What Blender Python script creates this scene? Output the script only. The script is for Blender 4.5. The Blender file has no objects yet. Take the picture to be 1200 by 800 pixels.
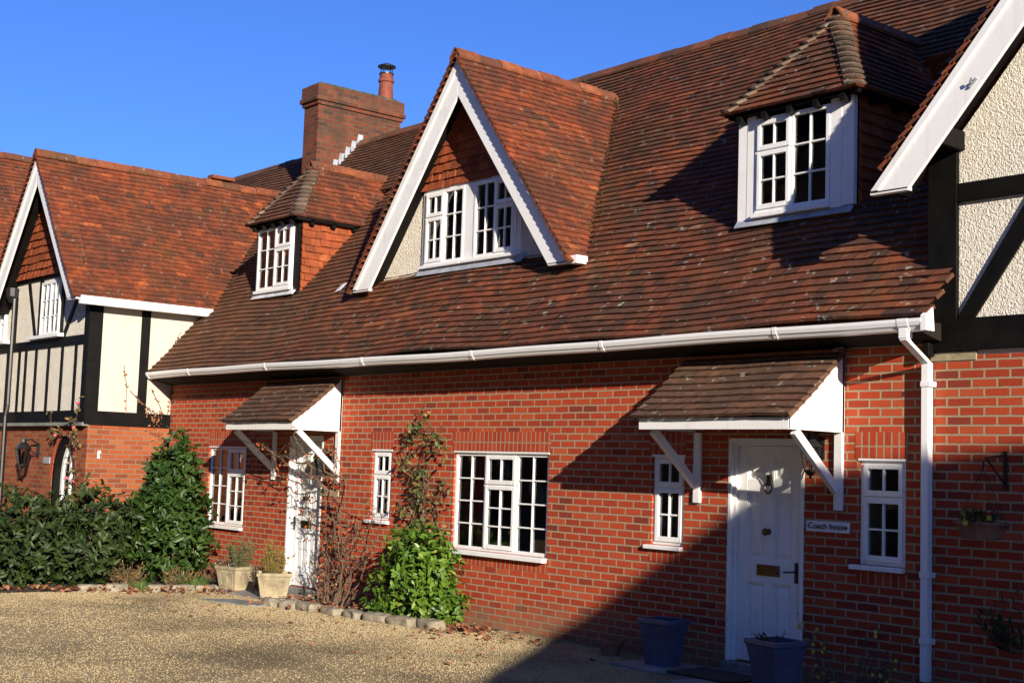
import bpy, math, random
import numpy as np
from mathutils import Vector as V, Matrix
R=math.radians
random.seed(7); rng=np.random.default_rng(7)
scn=bpy.context.scene
COL=scn.collection

# ------------------------------------------------------------------ camera
cd=bpy.data.cameras.new('camera'); cam=bpy.data.objects.new('camera',cd); COL.objects.link(cam)
scn.camera=cam
def cam_axes(yaw,pitch,roll):
    r=V((math.cos(yaw),math.sin(yaw),0)); f=V((-math.sin(yaw),math.cos(yaw),0)); u=V((0,0,1))
    f2=f*math.cos(pitch)+u*math.sin(pitch); u2=u*math.cos(pitch)-f*math.sin(pitch)
    return r*math.cos(roll)+u2*math.sin(roll), u2*math.cos(roll)-r*math.sin(roll), f2
ax=cam_axes(.875358685,.0925893111,.0332229392)
M=Matrix((ax[0],ax[1],-ax[2])).transposed().to_4x4(); M.translation=V((0,-9.857675,1.70))
cam.matrix_world=M
cd.sensor_width=36; cd.lens=47.95; cd.clip_start=.1; cd.clip_end=2000

# ------------------------------------------------------------------ sky, sun, exposure
SUN=V((2.5,-1.0,.80)).normalized()          # towards the sun
elev=math.asin(SUN.z); az=math.atan2(SUN.x,SUN.y)
w=bpy.data.worlds.new('World'); scn.world=w; w.use_nodes=True
nt=w.node_tree; nt.nodes.clear()
sk=nt.nodes.new('ShaderNodeTexSky'); sk.sky_type='NISHITA'; sk.sun_disc=False
sk.sun_elevation=elev; sk.sun_rotation=az; sk.air_density=1.0; sk.dust_density=.1; sk.ozone_density=4.0; sk.altitude=0
bg=nt.nodes.new('ShaderNodeBackground'); bg.inputs['Strength'].default_value=.050
wo=nt.nodes.new('ShaderNodeOutputWorld')
tn=nt.nodes.new('ShaderNodeMix'); tn.data_type='RGBA'; tn.blend_type='MULTIPLY'; tn.inputs[0].default_value=1; tn.inputs[7].default_value=(.74,1.10,2.0,1)   # deep winter blue
nt.links.new(sk.outputs[0],tn.inputs[6]); nt.links.new(tn.outputs[2],bg.inputs[0]); nt.links.new(bg.outputs[0],wo.inputs[0])
sd=bpy.data.lights.new('sun','SUN'); sd.energy=5.0; sd.angle=R(.45); sd.color=(1,.89,.74)
so=bpy.data.objects.new('sun',sd); COL.objects.link(so); so.location=(30,-12,20)
so.rotation_euler=(-SUN).to_track_quat('-Z','Y').to_euler()
vs=scn.view_settings; vs.view_transform='Standard'; vs.look='None'; vs.exposure=.80; vs.gamma=1; vs.use_curve_mapping=False
scn.cycles.max_bounces=6; scn.cycles.transparent_max_bounces=12

# ------------------------------------------------------------------ materials
MAT={}
def newmat(name):
    m=bpy.data.materials.new(name); m.use_nodes=True; t=m.node_tree
    b=t.nodes['Principled BSDF']; MAT[name]=m
    return m,t,b
def N(t,kind,**kw):
    n=t.nodes.new(kind)
    for k,v in kw.items():
        if k in n.inputs.keys() if isinstance(k,str) else False: n.inputs[k].default_value=v
        else: setattr(n,k,v)
    return n
def L(t,a,b): t.links.new(a,b)
def ramp(t,fac,stops,interp='LINEAR'):
    r=t.nodes.new('ShaderNodeValToRGB'); e=r.color_ramp.elements; r.color_ramp.interpolation=interp
    while len(e)<len(stops): e.new(.5)
    for el,(p,c) in zip(e,stops): el.position=p; el.color=(*c,1)
    L(t,fac,r.inputs[0]); return r.outputs[0]
def mix(t,fac,a,b,mode='MIX'):
    n=t.nodes.new('ShaderNodeMix'); n.data_type='RGBA'; n.blend_type=mode
    for s,vv in ((n.inputs[0],fac),(n.inputs[6],a),(n.inputs[7],b)):
        if hasattr(vv,'is_linked'): L(t,vv,s)
        elif isinstance(vv,(int,float)): s.default_value=vv
        else: s.default_value=(*vv,1)
    return n.outputs[2]
def noise(t,scale,detail=4,rough=.6,vec=None,dist=0):
    n=t.nodes.new('ShaderNodeTexNoise'); n.inputs['Scale'].default_value=scale; n.inputs['Detail'].default_value=detail
    n.inputs['Roughness'].default_value=rough; n.inputs['Distortion'].default_value=dist
    if vec is None: vec=objco(t)
    L(t,vec,n.inputs['Vector']); return n.outputs['Fac']
def objco(t):
    if 'TC' not in t.nodes: n=t.nodes.new('ShaderNodeTexCoord'); n.name='TC'
    return t.nodes['TC'].outputs['Object']
def math_(t,op,a,b=None):
    n=t.nodes.new('ShaderNodeMath'); n.operation=op
    for s,vv in ((n.inputs[0],a),(n.inputs[1],b)):
        if vv is None: continue
        if hasattr(vv,'is_linked'): L(t,vv,s)
        else: s.default_value=vv
    return n.outputs[0]
def bump(t,h,strength,dist,b,prev=None):
    n=t.nodes.new('ShaderNodeBump'); n.inputs['Strength'].default_value=strength; n.inputs['Distance'].default_value=dist
    L(t,h,n.inputs['Height'])
    if prev: L(t,prev,n.inputs['Normal'])
    L(t,n.outputs[0],b.inputs['Normal']); return n.outputs[0]
def plain(name,col,rough=.6,var=.12,scale=6,metal=0,bmp=0,bscale=60,spec=.5):
    m,t,b=newmat(name)
    f=noise(t,scale,5)
    lo=tuple(c*(1-var*1.6) for c in col); hi=tuple(min(1,c*(1+var)) for c in col)
    L(t,ramp(t,f,[(.3,lo),(.7,hi)]),b.inputs['Base Color'])
    b.inputs['Roughness'].default_value=rough; b.inputs['Metallic'].default_value=metal
    b.inputs['Specular IOR Level'].default_value=spec
    if bmp: bump(t,noise(t,bscale,3),bmp,.004,b)
    return m
def brickmat(name,cols,mortar,bw=.225,rh=.075,ms=.010,vertical=False,stain=.0):
    m,t,b=newmat(name)
    sx=N(t,'ShaderNodeSeparateXYZ'); L(t,objco(t),sx.inputs[0])
    h=math_(t,'ADD',sx.outputs[0],sx.outputs[1])
    wob=math_(t,'ADD',math_(t,'MULTIPLY',noise(t,11,3),.010),math_(t,'MULTIPLY',noise(t,1.2,2),.012))
    z=math_(t,'ADD',sx.outputs[2],wob)
    cx=N(t,'ShaderNodeCombineXYZ')
    L(t,h,cx.inputs[0]); L(t,z,cx.inputs[1])
    br=N(t,'ShaderNodeTexBrick'); L(t,cx.outputs[0],br.inputs['Vector'])
    br.offset=.0 if vertical else .5; br.squash=1
    br.inputs['Scale'].default_value=1; br.inputs['Brick Width'].default_value=bw; br.inputs['Row Height'].default_value=rh
    br.inputs['Mortar Size'].default_value=ms; br.inputs['Mortar Smooth'].default_value=.25; br.inputs['Bias'].default_value=0
    br.inputs['Color1'].default_value=(0,0,0,1); br.inputs['Color2'].default_value=(1,1,1,1); br.inputs['Mortar'].default_value=(.5,.5,.5,1)
    bc=ramp(t,br.outputs['Color'],cols)
    bc=mix(t,math_(t,'MULTIPLY',noise(t,45,5,.7),.55),bc,(cols[0][1][0]*.55,cols[0][1][1]*.6,cols[0][1][2]*.7))
    bc=mix(t,ramp(t,noise(t,1.1,4),[(.35,(0,0,0)),(.75,(.45,.45,.45))]),bc,cols[2][1])
    mc=mix(t,noise(t,30,4),mortar,tuple(c*.62 for c in mortar))
    c=mix(t,br.outputs['Fac'],bc,mc)
    # damp, algae and lime bloom low on the wall and in patches
    zz=ramp(t,math_(t,'ADD',math_(t,'MULTIPLY',sx.outputs[2],.8),math_(t,'MULTIPLY',noise(t,2.2,5),.8)),[(.26,(1,1,1)),(.62,(0,0,0))])
    c=mix(t,math_(t,'MULTIPLY',zz,stain),c,(.20,.15,.09))
    bl=ramp(t,noise(t,3.3,6,.7),[(.64,(0,0,0)),(.8,(.22,.22,.22))])
    c=mix(t,bl,c,(.45,.30,.21))
    if name=='chimney_brick': c=mix(t,ramp(t,noise(t,2.4,6,.7),[(.42,(0,0,0)),(.68,(.8,.8,.8))]),c,(.045,.035,.022))
    L(t,c,b.inputs['Base Color']); b.inputs['Roughness'].default_value=.9; b.inputs['Specular IOR Level'].default_value=.25
    hgt=math_(t,'SUBTRACT',math_(t,'MULTIPLY',noise(t,70,4),.35),br.outputs['Fac'])
    bump(t,hgt,.8,.008,b)
    return m
BRC=[(.0,(.16,.034,.022)),(.12,(.33,.043,.016)),(.5,(.45,.055,.016)),(.85,(.52,.078,.022)),(1.,(.52,.115,.040))]
brickmat('red_brick',BRC,(.42,.32,.20),stain=.8)
brickmat('orange_brick',[(0,(.16,.045,.02)),(.3,(.27,.062,.022)),(.55,(.33,.078,.026)),(.85,(.37,.105,.036)),(1,(.36,.13,.055))],(.27,.19,.12),ms=.008,stain=.5)
brickmat('soldier_brick',[(0,(.30,.040,.016)),(.3,(.39,.046,.015)),(.5,(.43,.053,.016)),(.8,(.47,.064,.02)),(1,(.49,.09,.03))],(.40,.28,.18),bw=.075,rh=2.0,ms=.009,vertical=True)
brickmat('chimney_brick',[(0,(.06,.03,.022)),(.2,(.13,.036,.018)),(.5,(.20,.046,.020)),(.85,(.25,.062,.026)),(1,(.15,.07,.04))],(.13,.10,.065),stain=0)

def tilemat(name,stops,dark,moss=.0,lich=.0,patch=.5,pscale=.55,grime=.75):
    m,t,b=newmat(name)
    a=N(t,'ShaderNodeAttribute'); a.attribute_name='tint'
    c=ramp(t,a.outputs['Fac'],stops)
    p=ramp(t,math_(t,'ADD',math_(t,'MULTIPLY',noise(t,pscale,6,.68),.7),math_(t,'MULTIPLY',noise(t,pscale*5,4,.6),.3)),[(.42,(0,0,0)),(.60,(1,1,1))])
    c=mix(t,math_(t,'MULTIPLY',p,patch),c,dark)
    g=ramp(t,noise(t,9,6,.75),[(.40,(0,0,0)),(.70,(grime,)*3)])
    c=mix(t,g,c,tuple(x*.6 for x in dark))
    if moss:
        f=ramp(t,math_(t,'ADD',math_(t,'MULTIPLY',noise(t,1.3,6,.7),.6),math_(t,'MULTIPLY',noise(t,22,4),.4)),[(.52,(0,0,0)),(.66,(moss,moss,moss))])
        c=mix(t,f,c,(.085,.078,.030))
    if lich:
        f=ramp(t,noise(t,11,5,.55),[(.635,(0,0,0)),(.70,(lich,lich,lich))])
        c=mix(t,f,c,(.34,.33,.27))
    if name=='weathered_roof_tile':
        sx=N(t,'ShaderNodeSeparateXYZ'); L(t,objco(t),sx.inputs[0])
        k=math_(t,'ADD',math_(t,'MULTIPLY',sx.outputs[0],-.11),math_(t,'MULTIPLY',noise(t,.9,4),.9))
        c=mix(t,ramp(t,k,[(.45,(0,0,0)),(1.0,(.5,.5,.5))]),c,(.13,.068,.032))
        k2=math_(t,'ADD',math_(t,'MULTIPLY',sx.outputs[2],.22),math_(t,'MULTIPLY',noise(t,.8,5),.8))
        c=mix(t,ramp(t,k2,[(1.3,(0,0,0)),(1.31,(0,0,0))]) if False else ramp(t,math_(t,'SUBTRACT',k2,1.0),[(.25,(0,0,0)),(.95,(.4,.4,.4))]),c,(.080,.038,.022))
    L(t,c,b.inputs['Base Color']); b.inputs['Roughness'].default_value=.85; b.inputs['Specular IOR Level'].default_value=.3
    bump(t,noise(t,55,4,.7),.6,.006,b)
    return m
tilemat('weathered_roof_tile',[(0,(.050,.026,.020)),(.2,(.105,.038,.020)),(.5,(.205,.054,.020)),(.8,(.275,.070,.025)),(.96,(.33,.09,.033)),(1,(.36,.17,.08))],(.052,.030,.019),moss=.6,lich=1.0,patch=.78,pscale=.8,grime=.4)
tilemat('bright_roof_tile',[(0,(.07,.030,.020)),(.22,(.16,.044,.018)),(.5,(.25,.056,.018)),(.75,(.32,.072,.021)),(1,(.44,.115,.035))],(.085,.034,.020),moss=.3,lich=.4,patch=.85,pscale=1.7)
tilemat('hung_wall_tile',[(0,(.18,.042,.015)),(.3,(.29,.062,.018)),(.7,(.35,.08,.023)),(1,(.42,.12,.045))],(.15,.042,.018),patch=.4,pscale=1.5)
tilemat('mossy_porch_tile',[(0,(.08,.044,.028)),(.3,(.135,.064,.036)),(.7,(.175,.078,.042)),(.95,(.22,.10,.055)),(1,(.30,.15,.08))],(.075,.050,.034),moss=.3,lich=1.0,patch=.55,pscale=1.6)
tilemat('old_hip_tile',[(0,(.10,.075,.055)),(.4,(.17,.125,.09)),(.8,(.20,.12,.075)),(1,(.28,.23,.17))],(.08,.05,.035),moss=.4,lich=.9,patch=.5,pscale=3)
tilemat('orange_ridge_tile',[(0,(.13,.045,.022)),(.5,(.25,.064,.023)),(1,(.34,.10,.036))],(.10,.045,.026),moss=.5,lich=.5,patch=.45,pscale=1.2)

def paint(name,col,rough,dirt):
    m,t,b=newmat(name)
    f=ramp(t,noise(t,3.5,6,.7),[(.5,(0,0,0)),(.8,(dirt,)*3)])
    c=mix(t,f,col,(col[0]*.66,col[1]*.62,col[2]*.54))
    g=ramp(t,noise(t,26,5,.75),[(.64,(0,0,0)),(.74,(dirt*.8,)*3)])
    c=mix(t,g,c,(col[0]*.5,col[1]*.46,col[2]*.4))
    mp=N(t,'ShaderNodeMapping'); L(t,objco(t),mp.inputs[0]); mp.inputs['Scale'].default_value=(16,16,1.1)
    st=ramp(t,noise(t,1.0,5,.65,vec=mp.outputs[0]),[(.55,(0,0,0)),(.8,(dirt*.9,)*3)])
    c=mix(t,st,c,(col[0]*.55,col[1]*.53,col[2]*.44))
    L(t,c,b.inputs['Base Color']); b.inputs['Roughness'].default_value=rough
    bump(t,noise(t,38,4),.12,.003,b); return m
paint('white_paint',(.81,.81,.795),.42,.42)
paint('weathered_white',(.80,.78,.74),.55,.75)
paint('white_plastic',(.83,.83,.82),.3,.22)
paint('cream_paint',(.53,.475,.395),.75,.25)
m,t,b=newmat('roughcast')
f=noise(t,5,4); L(t,ramp(t,f,[(.3,(.76,.70,.58)),(.7,(.85,.80,.69))]),b.inputs['Base Color']); b.inputs['Roughness'].default_value=.95
vn=N(t,'ShaderNodeTexVoronoi'); vn.inputs['Scale'].default_value=58; L(t,objco(t),vn.inputs['Vector'])
hh=math_(t,'ADD',math_(t,'MULTIPLY',noise(t,42,4,.65),1.4),math_(t,'MULTIPLY',vn.outputs['Distance'],-.5))
bump(t,hh,1.0,.022,b)
plain('black_timber',(.006,.0055,.005),.6,.3,5,bmp=.35,bscale=25,spec=.12)
plain('black_iron',(.012,.012,.013),.4,.2,20)
plain('brass',(.16,.10,.045),.4,.3,20,metal=.8)
plain('mossy_stone',(.085,.078,.036),.95,.5,6,bmp=.8,bscale=20)
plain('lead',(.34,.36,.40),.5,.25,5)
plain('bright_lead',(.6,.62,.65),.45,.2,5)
plain('clay_pot',(.20,.048,.026),.8,.25,8)
plain('terracotta',(.26,.12,.07),.85,.3,8)
plain('pale_stone',(.33,.275,.17),.9,.3,7,bmp=.5,bscale=30)
plain('kerb_stone',(.25,.215,.15),.95,.35,5,bmp=.8,bscale=22)
plain('slab_stone',(.22,.22,.20),.9,.3,3,bmp=.4,bscale=30)
plain('blue_glaze',(.075,.088,.145),.3,.2,5)
plain('soil',(.045,.032,.022),1,.4,20,bmp=1,bscale=30)
plain('plaster',(.66,.60,.48),.9,.08,2)
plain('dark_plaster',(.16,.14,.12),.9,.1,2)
plain('red_curtain',(.42,.02,.035),.9,.2,10)
plain('cream_curtain',(.62,.55,.44),.9,.1,10)
plain('net_curtain',(.27,.26,.24),.9,.5,3)
plain('twig',(.13,.085,.055),.9,.35,14)
plain('bark',(.10,.075,.05),.95,.4,14)
plain('letter_black',(.01,.01,.01),.5,0)
plain('sign_paint',(.72,.74,.74),.45,.06,8)
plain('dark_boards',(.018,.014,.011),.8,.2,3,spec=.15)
m,t,b=newmat('window_glass')
t.nodes.remove(b); out=t.nodes['Material Output']
fr=N(t,'ShaderNodeFresnel'); fr.inputs['IOR'].default_value=1.5
wn=bump_n=N(t,'ShaderNodeBump'); wn.inputs['Strength'].default_value=.06; wn.inputs['Distance'].default_value=.02; L(t,noise(t,3.0,2),wn.inputs['Height'])
tr=N(t,'ShaderNodeBsdfTransparent'); tr.inputs[0].default_value=(.78,.82,.80,1)
gl=N(t,'ShaderNodeBsdfGlossy'); gl.inputs['Roughness'].default_value=.015; L(t,wn.outputs[0],gl.inputs['Normal'])
mx=N(t,'ShaderNodeMixShader'); L(t,math_(t,'MULTIPLY',fr.outputs[0],2.1),mx.inputs[0]); L(t,tr.outputs[0],mx.inputs[1]); L(t,gl.outputs[0],mx.inputs[2]); L(t,mx.outputs[0],out.inputs[0])

def leafmat(name,stops,rough=.35,spec=.5,trans=.12):
    m,t,b=newmat(name)
    a=N(t,'ShaderNodeAttribute'); a.attribute_name='tint'
    c=ramp(t,a.outputs['Fac'],stops); L(t,c,b.inputs['Base Color'])
    b.inputs['Roughness'].default_value=rough; b.inputs['Specular IOR Level'].default_value=spec
    out=t.nodes['Material Output']; tl=N(t,'ShaderNodeBsdfTranslucent'); L(t,c,tl.inputs[0])
    mx=N(t,'ShaderNodeMixShader'); mx.inputs[0].default_value=trans
    L(t,b.outputs[0],mx.inputs[1]); L(t,tl.outputs[0],mx.inputs[2]); L(t,mx.outputs[0],out.inputs[0]); return m
leafmat('laurel_leaf',[(0,(.016,.036,.008)),(.5,(.030,.064,.011)),(.9,(.048,.095,.017)),(1,(.10,.14,.03))],.42,.3)
leafmat('bright_laurel_leaf',[(0,(.032,.075,.010)),(.5,(.078,.158,.015)),(.9,(.14,.235,.026)),(1,(.26,.31,.06))],.38,trans=.22)
leafmat('dull_leaf',[(0,(.012,.024,.006)),(.5,(.025,.044,.010)),(.85,(.040,.064,.014)),(.97,(.06,.07,.022)),(1,(.22,.11,.04))],.5,.3)
leafmat('autumn_leaf',[(0,(.05,.07,.02)),(.4,(.10,.09,.03)),(.7,(.22,.10,.035)),(1,(.36,.22,.06))],.6)
leafmat('climber_leaf',[(0,(.04,.07,.015)),(.45,(.08,.12,.025)),(.7,(.14,.09,.03)),(1,(.28,.17,.05))],.6)
leafmat('fallen_leaf',[(0,(.13,.05,.025)),(.4,(.27,.10,.045)),(.8,(.38,.16,.075)),(1,(.46,.27,.14))],.7)
leafmat('sprig_leaf',[(0,(.05,.07,.025)),(.6,(.10,.12,.035)),(1,(.18,.15,.05))],.7)
leafmat('yellow_sprig',[(0,(.12,.10,.02)),(.6,(.22,.17,.03)),(1,(.3,.2,.05))],.7)
leafmat('grass_blade',[(0,(.06,.12,.02)),(1,(.14,.22,.05))],.6)
leafmat('yellow_flower',[(0,(.55,.45,.03)),(1,(.7,.6,.06))],.6)
leafmat('pink_flower',[(0,(.6,.06,.10)),(1,(.7,.12,.16))],.6)
leafmat('orange_hip',[(0,(.5,.07,.015)),(1,(.6,.14,.02))],.35)
leafmat('pale_flower',[(0,(.5,.48,.42)),(1,(.6,.58,.5))],.6)

# gravel
m,t,b=newmat('gravel')
vo=N(t,'ShaderNodeTexVoronoi'); vo.inputs['Scale'].default_value=75; L(t,objco(t),vo.inputs['Vector'])
c=ramp(t,vo.outputs['Color'],[(0,(.30,.225,.115)),(.4,(.37,.285,.152)),(.8,(.42,.33,.18)),(1,(.47,.38,.23))])
wet=ramp(t,noise(t,.42,6,.62),[(.44,(0,0,0)),(.62,(1,1,1))])
c=mix(t,math_(t,'MULTIPLY',wet,.72),c,(.115,.09,.052))
gm=ramp(t,noise(t,1.6,6,.7),[(.58,(0,0,0)),(.72,(.5,.5,.5))])
c=mix(t,gm,c,(.075,.068,.036))
L(t,c,b.inputs['Base Color']); b.inputs['Roughness'].default_value=.95; b.inputs['Specular IOR Level'].default_value=.2
hh=math_(t,'ADD',math_(t,'MULTIPLY',vo.outputs['Distance'],-1.0),math_(t,'MULTIPLY',noise(t,90,3),.4))
bump(t,hh,.9,.016,b)
m,t,b=newmat('pebble')
a=N(t,'ShaderNodeAttribute'); a.attribute_name='tint'
c=ramp(t,a.outputs['Fac'],[(0,(.30,.225,.115)),(.35,(.38,.295,.155)),(.7,(.44,.345,.19)),(.95,(.49,.40,.25)),(1,(.55,.48,.36))])
wet=ramp(t,noise(t,.42,6,.62),[(.44,(0,0,0)),(.62,(1,1,1))])
c=mix(t,math_(t,'MULTIPLY',wet,.65),c,(.13,.10,.058))
L(t,c,b.inputs['Base Color']); b.inputs['Roughness'].default_value=.85; b.inputs['Specular IOR Level'].default_value=.3

# ------------------------------------------------------------------ mesh building
ORG={}
class MB:
    def __init__(s): s.v=[]; s.f=[]; s.t=[]
    def add(s,vs,fs,tint=.5):
        o=len(s.v); s.v.extend([tuple(p) for p in vs])
        for f in fs: s.f.append(tuple(i+o for i in f)); s.t.append(tint)
    def box(s,x0,x1,y0,y1,z0,z1,tint=.5):
        if x0>x1:x0,x1=x1,x0
        if y0>y1:y0,y1=y1,y0
        if z0>z1:z0,z1=z1,z0
        s.add([(x0,y0,z0),(x1,y0,z0),(x1,y1,z0),(x0,y1,z0),(x0,y0,z1),(x1,y0,z1),(x1,y1,z1),(x0,y1,z1)],
              [(0,3,2,1),(4,5,6,7),(0,1,5,4),(1,2,6,5),(2,3,7,6),(3,0,4,7)],tint)
    def hull8(s,c,tint=.5):   # c: 4 bottom + 4 top
        s.add(c,[(0,3,2,1),(4,5,6,7),(0,1,5,4),(1,2,6,5),(2,3,7,6),(3,0,4,7)],tint)
    def prism(s,poly,vec,tint=.5):
        n=len(poly); vec=V(vec); a=[V(p) for p in poly]
        nn=V((0,0,0))
        for i in range(n): nn+=a[i].cross(a[(i+1)%n])
        if nn.dot(vec)>0: a=a[::-1]
        s.add(a+[p+vec for p in a],[tuple(range(n)),tuple(range(2*n-1,n-1,-1))]+[(i,i+n,(i+1)%n+n,(i+1)%n) for i in range(n)],tint)
    def bar(s,p,q,wd,ht,up=(0,0,1),tint=.5):
        p=V(p);q=V(q);d=(q-p).normalized();u=V(up);r=d.cross(u).normalized();u=r.cross(d).normalized()
        r*=wd/2;u*=ht/2
        s.hull8([p-r-u,p+r-u,q+r-u,q-r-u,p-r+u,p+r+u,q+r+u,q-r+u],tint)
    def tube(s,path,rad,n=6,tint=.5):
        path=[V(p) for p in path]; k=len(path); vs=[]; fs=[]
        if not hasattr(rad,'__len__'): rad=[rad]*k
        prev=None
        for i in range(k):
            d=(path[min(i+1,k-1)]-path[max(i-1,0)])
            if d.length<1e-9: d=V((0,0,1))
            d.normalize()
            if prev is None: r=d.orthogonal().normalized()
            else:
                r=prev-d*prev.dot(d)
                r=r.normalized() if r.length>1e-6 else d.orthogonal().normalized()
            prev=r; u=d.cross(r)
            for j in range(n):
                a=2*math.pi*j/n; vs.append(path[i]+(r*math.cos(a)+u*math.sin(a))*rad[i])
        for i in range(k-1):
            for j in range(n):
                fs.append((i*n+j,i*n+(j+1)%n,(i+1)*n+(j+1)%n,(i+1)*n+j))
        fs.append(tuple(range(n-1,-1,-1))); fs.append(tuple((k-1)*n+j for j in range(n)))
        s.add(vs,fs,tint)
    def lathe(s,prof,c,n=16,tint=.5,sq=False,rot=0):
        c=V(c); vs=[];fs=[]
        for r,z in prof:
            for j in range(n):
                a=2*math.pi*j/n+rot; vs.append(c+V((r*math.cos(a),r*math.sin(a),z)))
        for i in range(len(prof)-1):
            for j in range(n): fs.append((i*n+j,i*n+(j+1)%n,(i+1)*n+(j+1)%n,(i+1)*n+j))
        fs.append(tuple(range(n-1,-1,-1))); fs.append(tuple((len(prof)-1)*n+j for j in range(n)))
        s.add(vs,fs,tint)
    def build(s,name,mat,parent=None,smooth=False,bevel=0,origin=None):
        me=bpy.data.meshes.new(name)
        o=V(origin) if origin else (ORG[parent.name] if parent else V((0,0,0)))
        me.from_pydata([(x-o.x,y-o.y,z-o.z) for x,y,z in s.v],[],s.f)
        at=me.attributes.new('tint','FLOAT','FACE'); at.data.foreach_set('value',s.t)
        if smooth: me.polygons.foreach_set('use_smooth',[True]*len(me.polygons))
        me.materials.append(MAT[mat] if isinstance(mat,str) else mat); me.update()
        ob=bpy.data.objects.new(name,me); COL.objects.link(ob)
        if parent: ob.parent=parent
        else: ob.location=o
        ORG[ob.name]=o
        if bevel:
            b=ob.modifiers.new('soft_edge','BEVEL'); b.width=bevel; b.segments=2; b.limit_method='ANGLE'; b.angle_limit=R(40)
        return ob
def tag(o,label=None,cat=None,group=None,kind=None):
    if label:o['label']=label
    if cat:o['category']=cat
    if group:o['group']=group
    if kind:o['kind']=kind
    return o
def thing(name,loc,label,cat,group=None):
    o=bpy.data.objects.new(name,None); COL.objects.link(o); o.location=loc; o.empty_display_size=.2
    ORG[o.name]=V(loc); return tag(o,label,cat,group)

def clip(poly,a,b,c):   # keep a*u+b*v<=c
    out=[]; n=len(poly)
    for i in range(n):
        p=poly[i];q=poly[(i+1)%n]; dp=a*p[0]+b*p[1]-c; dq=a*q[0]+b*q[1]-c
        if dp<=0: out.append(p)
        if dp*dq<0:
            k=dp/(dp-dq); out.append((p[0]+(q[0]-p[0])*k,p[1]+(q[1]-p[1])*k))
    return out
def tiles(mb,fn,poly,gauge=.1,tw=.165,lift=.030,keep=None,lap=.03,jit=.004,sides=False):
    """courses of plain tiles over a convex polygon in (along, up-slope) coordinates; fn(u,v,h) gives the point"""
    us=[p[0] for p in poly]; vs=[p[1] for p in poly]; u0,u1,v0,v1=min(us),max(us),min(vs),max(vs)
    area=sum(poly[i][0]*poly[(i+1)%len(poly)][1]-poly[(i+1)%len(poly)][0]*poly[i][1] for i in range(len(poly)))
    P=poly if area>0 else poly[::-1]
    nr=int(math.ceil((v1-v0)/gauge-1e-6))
    for r in range(nr):
        a=v0+r*gauge; top=a+gauge+lap
        off=(tw*.5 if r%2 else 0)+random.uniform(-.012,.012)
        k=int(math.floor((u0-off)/tw))
        while off+k*tw<u1:
            gp=.004 if sides else .0012; p0=off+k*tw+random.uniform(0,gp); p1=off+(k+1)*tw-random.uniform(0,gp); k+=1
            b=a+random.gauss(0,jit*.5)
            q=[(p0,b),(p1,b+random.gauss(0,.002)),(p1,top),(p0,top)]
            for i in range(len(P)):
                A=P[i];B=P[(i+1)%len(P)]; ex,ey=B[0]-A[0],B[1]-A[1]
                q=clip(q,ey,-ex,ey*A[0]-ex*A[1])
                if len(q)<3: break
            if len(q)<3: continue
            cu=sum(p[0] for p in q)/len(q); cv=sum(p[1] for p in q)/len(q)
            if keep and not keep(fn(cu,cv,0)): continue
            rough=1 if sides else .4; hl=lift+random.gauss(0,.0045*rough); tl=random.gauss(0,.0035*rough); n=len(q)
            tp=[];bt=[]
            for (u,v) in q:
                h=hl*(1-(v-a)/(gauge+lap))+.002+tl*(u-cu)/tw*2
                tp.append(fn(u,v,h)); bt.append(fn(u,v,h-.034))
            own=lambda i:(abs(q[i][0]-p0)<1e-7 and abs(q[(i+1)%n][0]-p0)<1e-7) or (abs(q[i][0]-p1)<1e-7 and abs(q[(i+1)%n][0]-p1)<1e-7)
            mb.add(tp+bt,[tuple(range(n))]+[(i+n,(i+1)%n+n,(i+1)%n,i) for i in range(n) if sides or not own(i)],min(1,max(0,random.gauss(.5,.2) if random.random()<.92 else random.random())))
def plane(O,U,Vd):
    O=V(O);U=V(U).normalized();Vd=V(Vd).normalized();n=U.cross(Vd).normalized()
    return lambda u,v,h: O+U*u+Vd*v+n*h
def ridge(mb,p,q,seg=.33,w=.115,drop=.10,up=.022,rnd=.006):
    p=V(p);q=V(q);d=(q-p);n=max(1,int(d.length/seg)); d.normalize(); s=d.cross(V((0,0,1))).normalized()
    for i in range(n):
        a=p+(q-p)*(i/n)+d*.004; b=p+(q-p)*((i+1)/n)-d*.004
        z=V((0,0,random.gauss(0,rnd)));tint=random.random(); vs=[]
        prof=[(-w,-drop),(-w*.55,-drop*.3),(-w*.2,up*.8),(0,up),(w*.2,up*.8),(w*.55,-drop*.3),(w,-drop)]
        for base in (a,b):
            for x,y in prof: vs.append(base+z+s*x+V((0,0,y)))
        for base in (a,b):
            for x,y in prof: vs.append(base+z+s*x*.9+V((0,0,y-.025)))
        m=len(prof);fs=[]
        for j in range(m-1):
            fs.append((j,j+1,m+j+1,m+j)); fs.append((2*m+j,3*m+j,3*m+j+1,2*m+j+1))
            fs.append((j,2*m+j,2*m+j+1,j+1)); fs.append((m+j,m+j+1,3*m+j+1,3*m+j))
        fs+= [(0,m,3*m,2*m),(m-1,3*m-1,4*m-1,2*m-1)]
        mb.add(vs,fs,tint)
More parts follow.
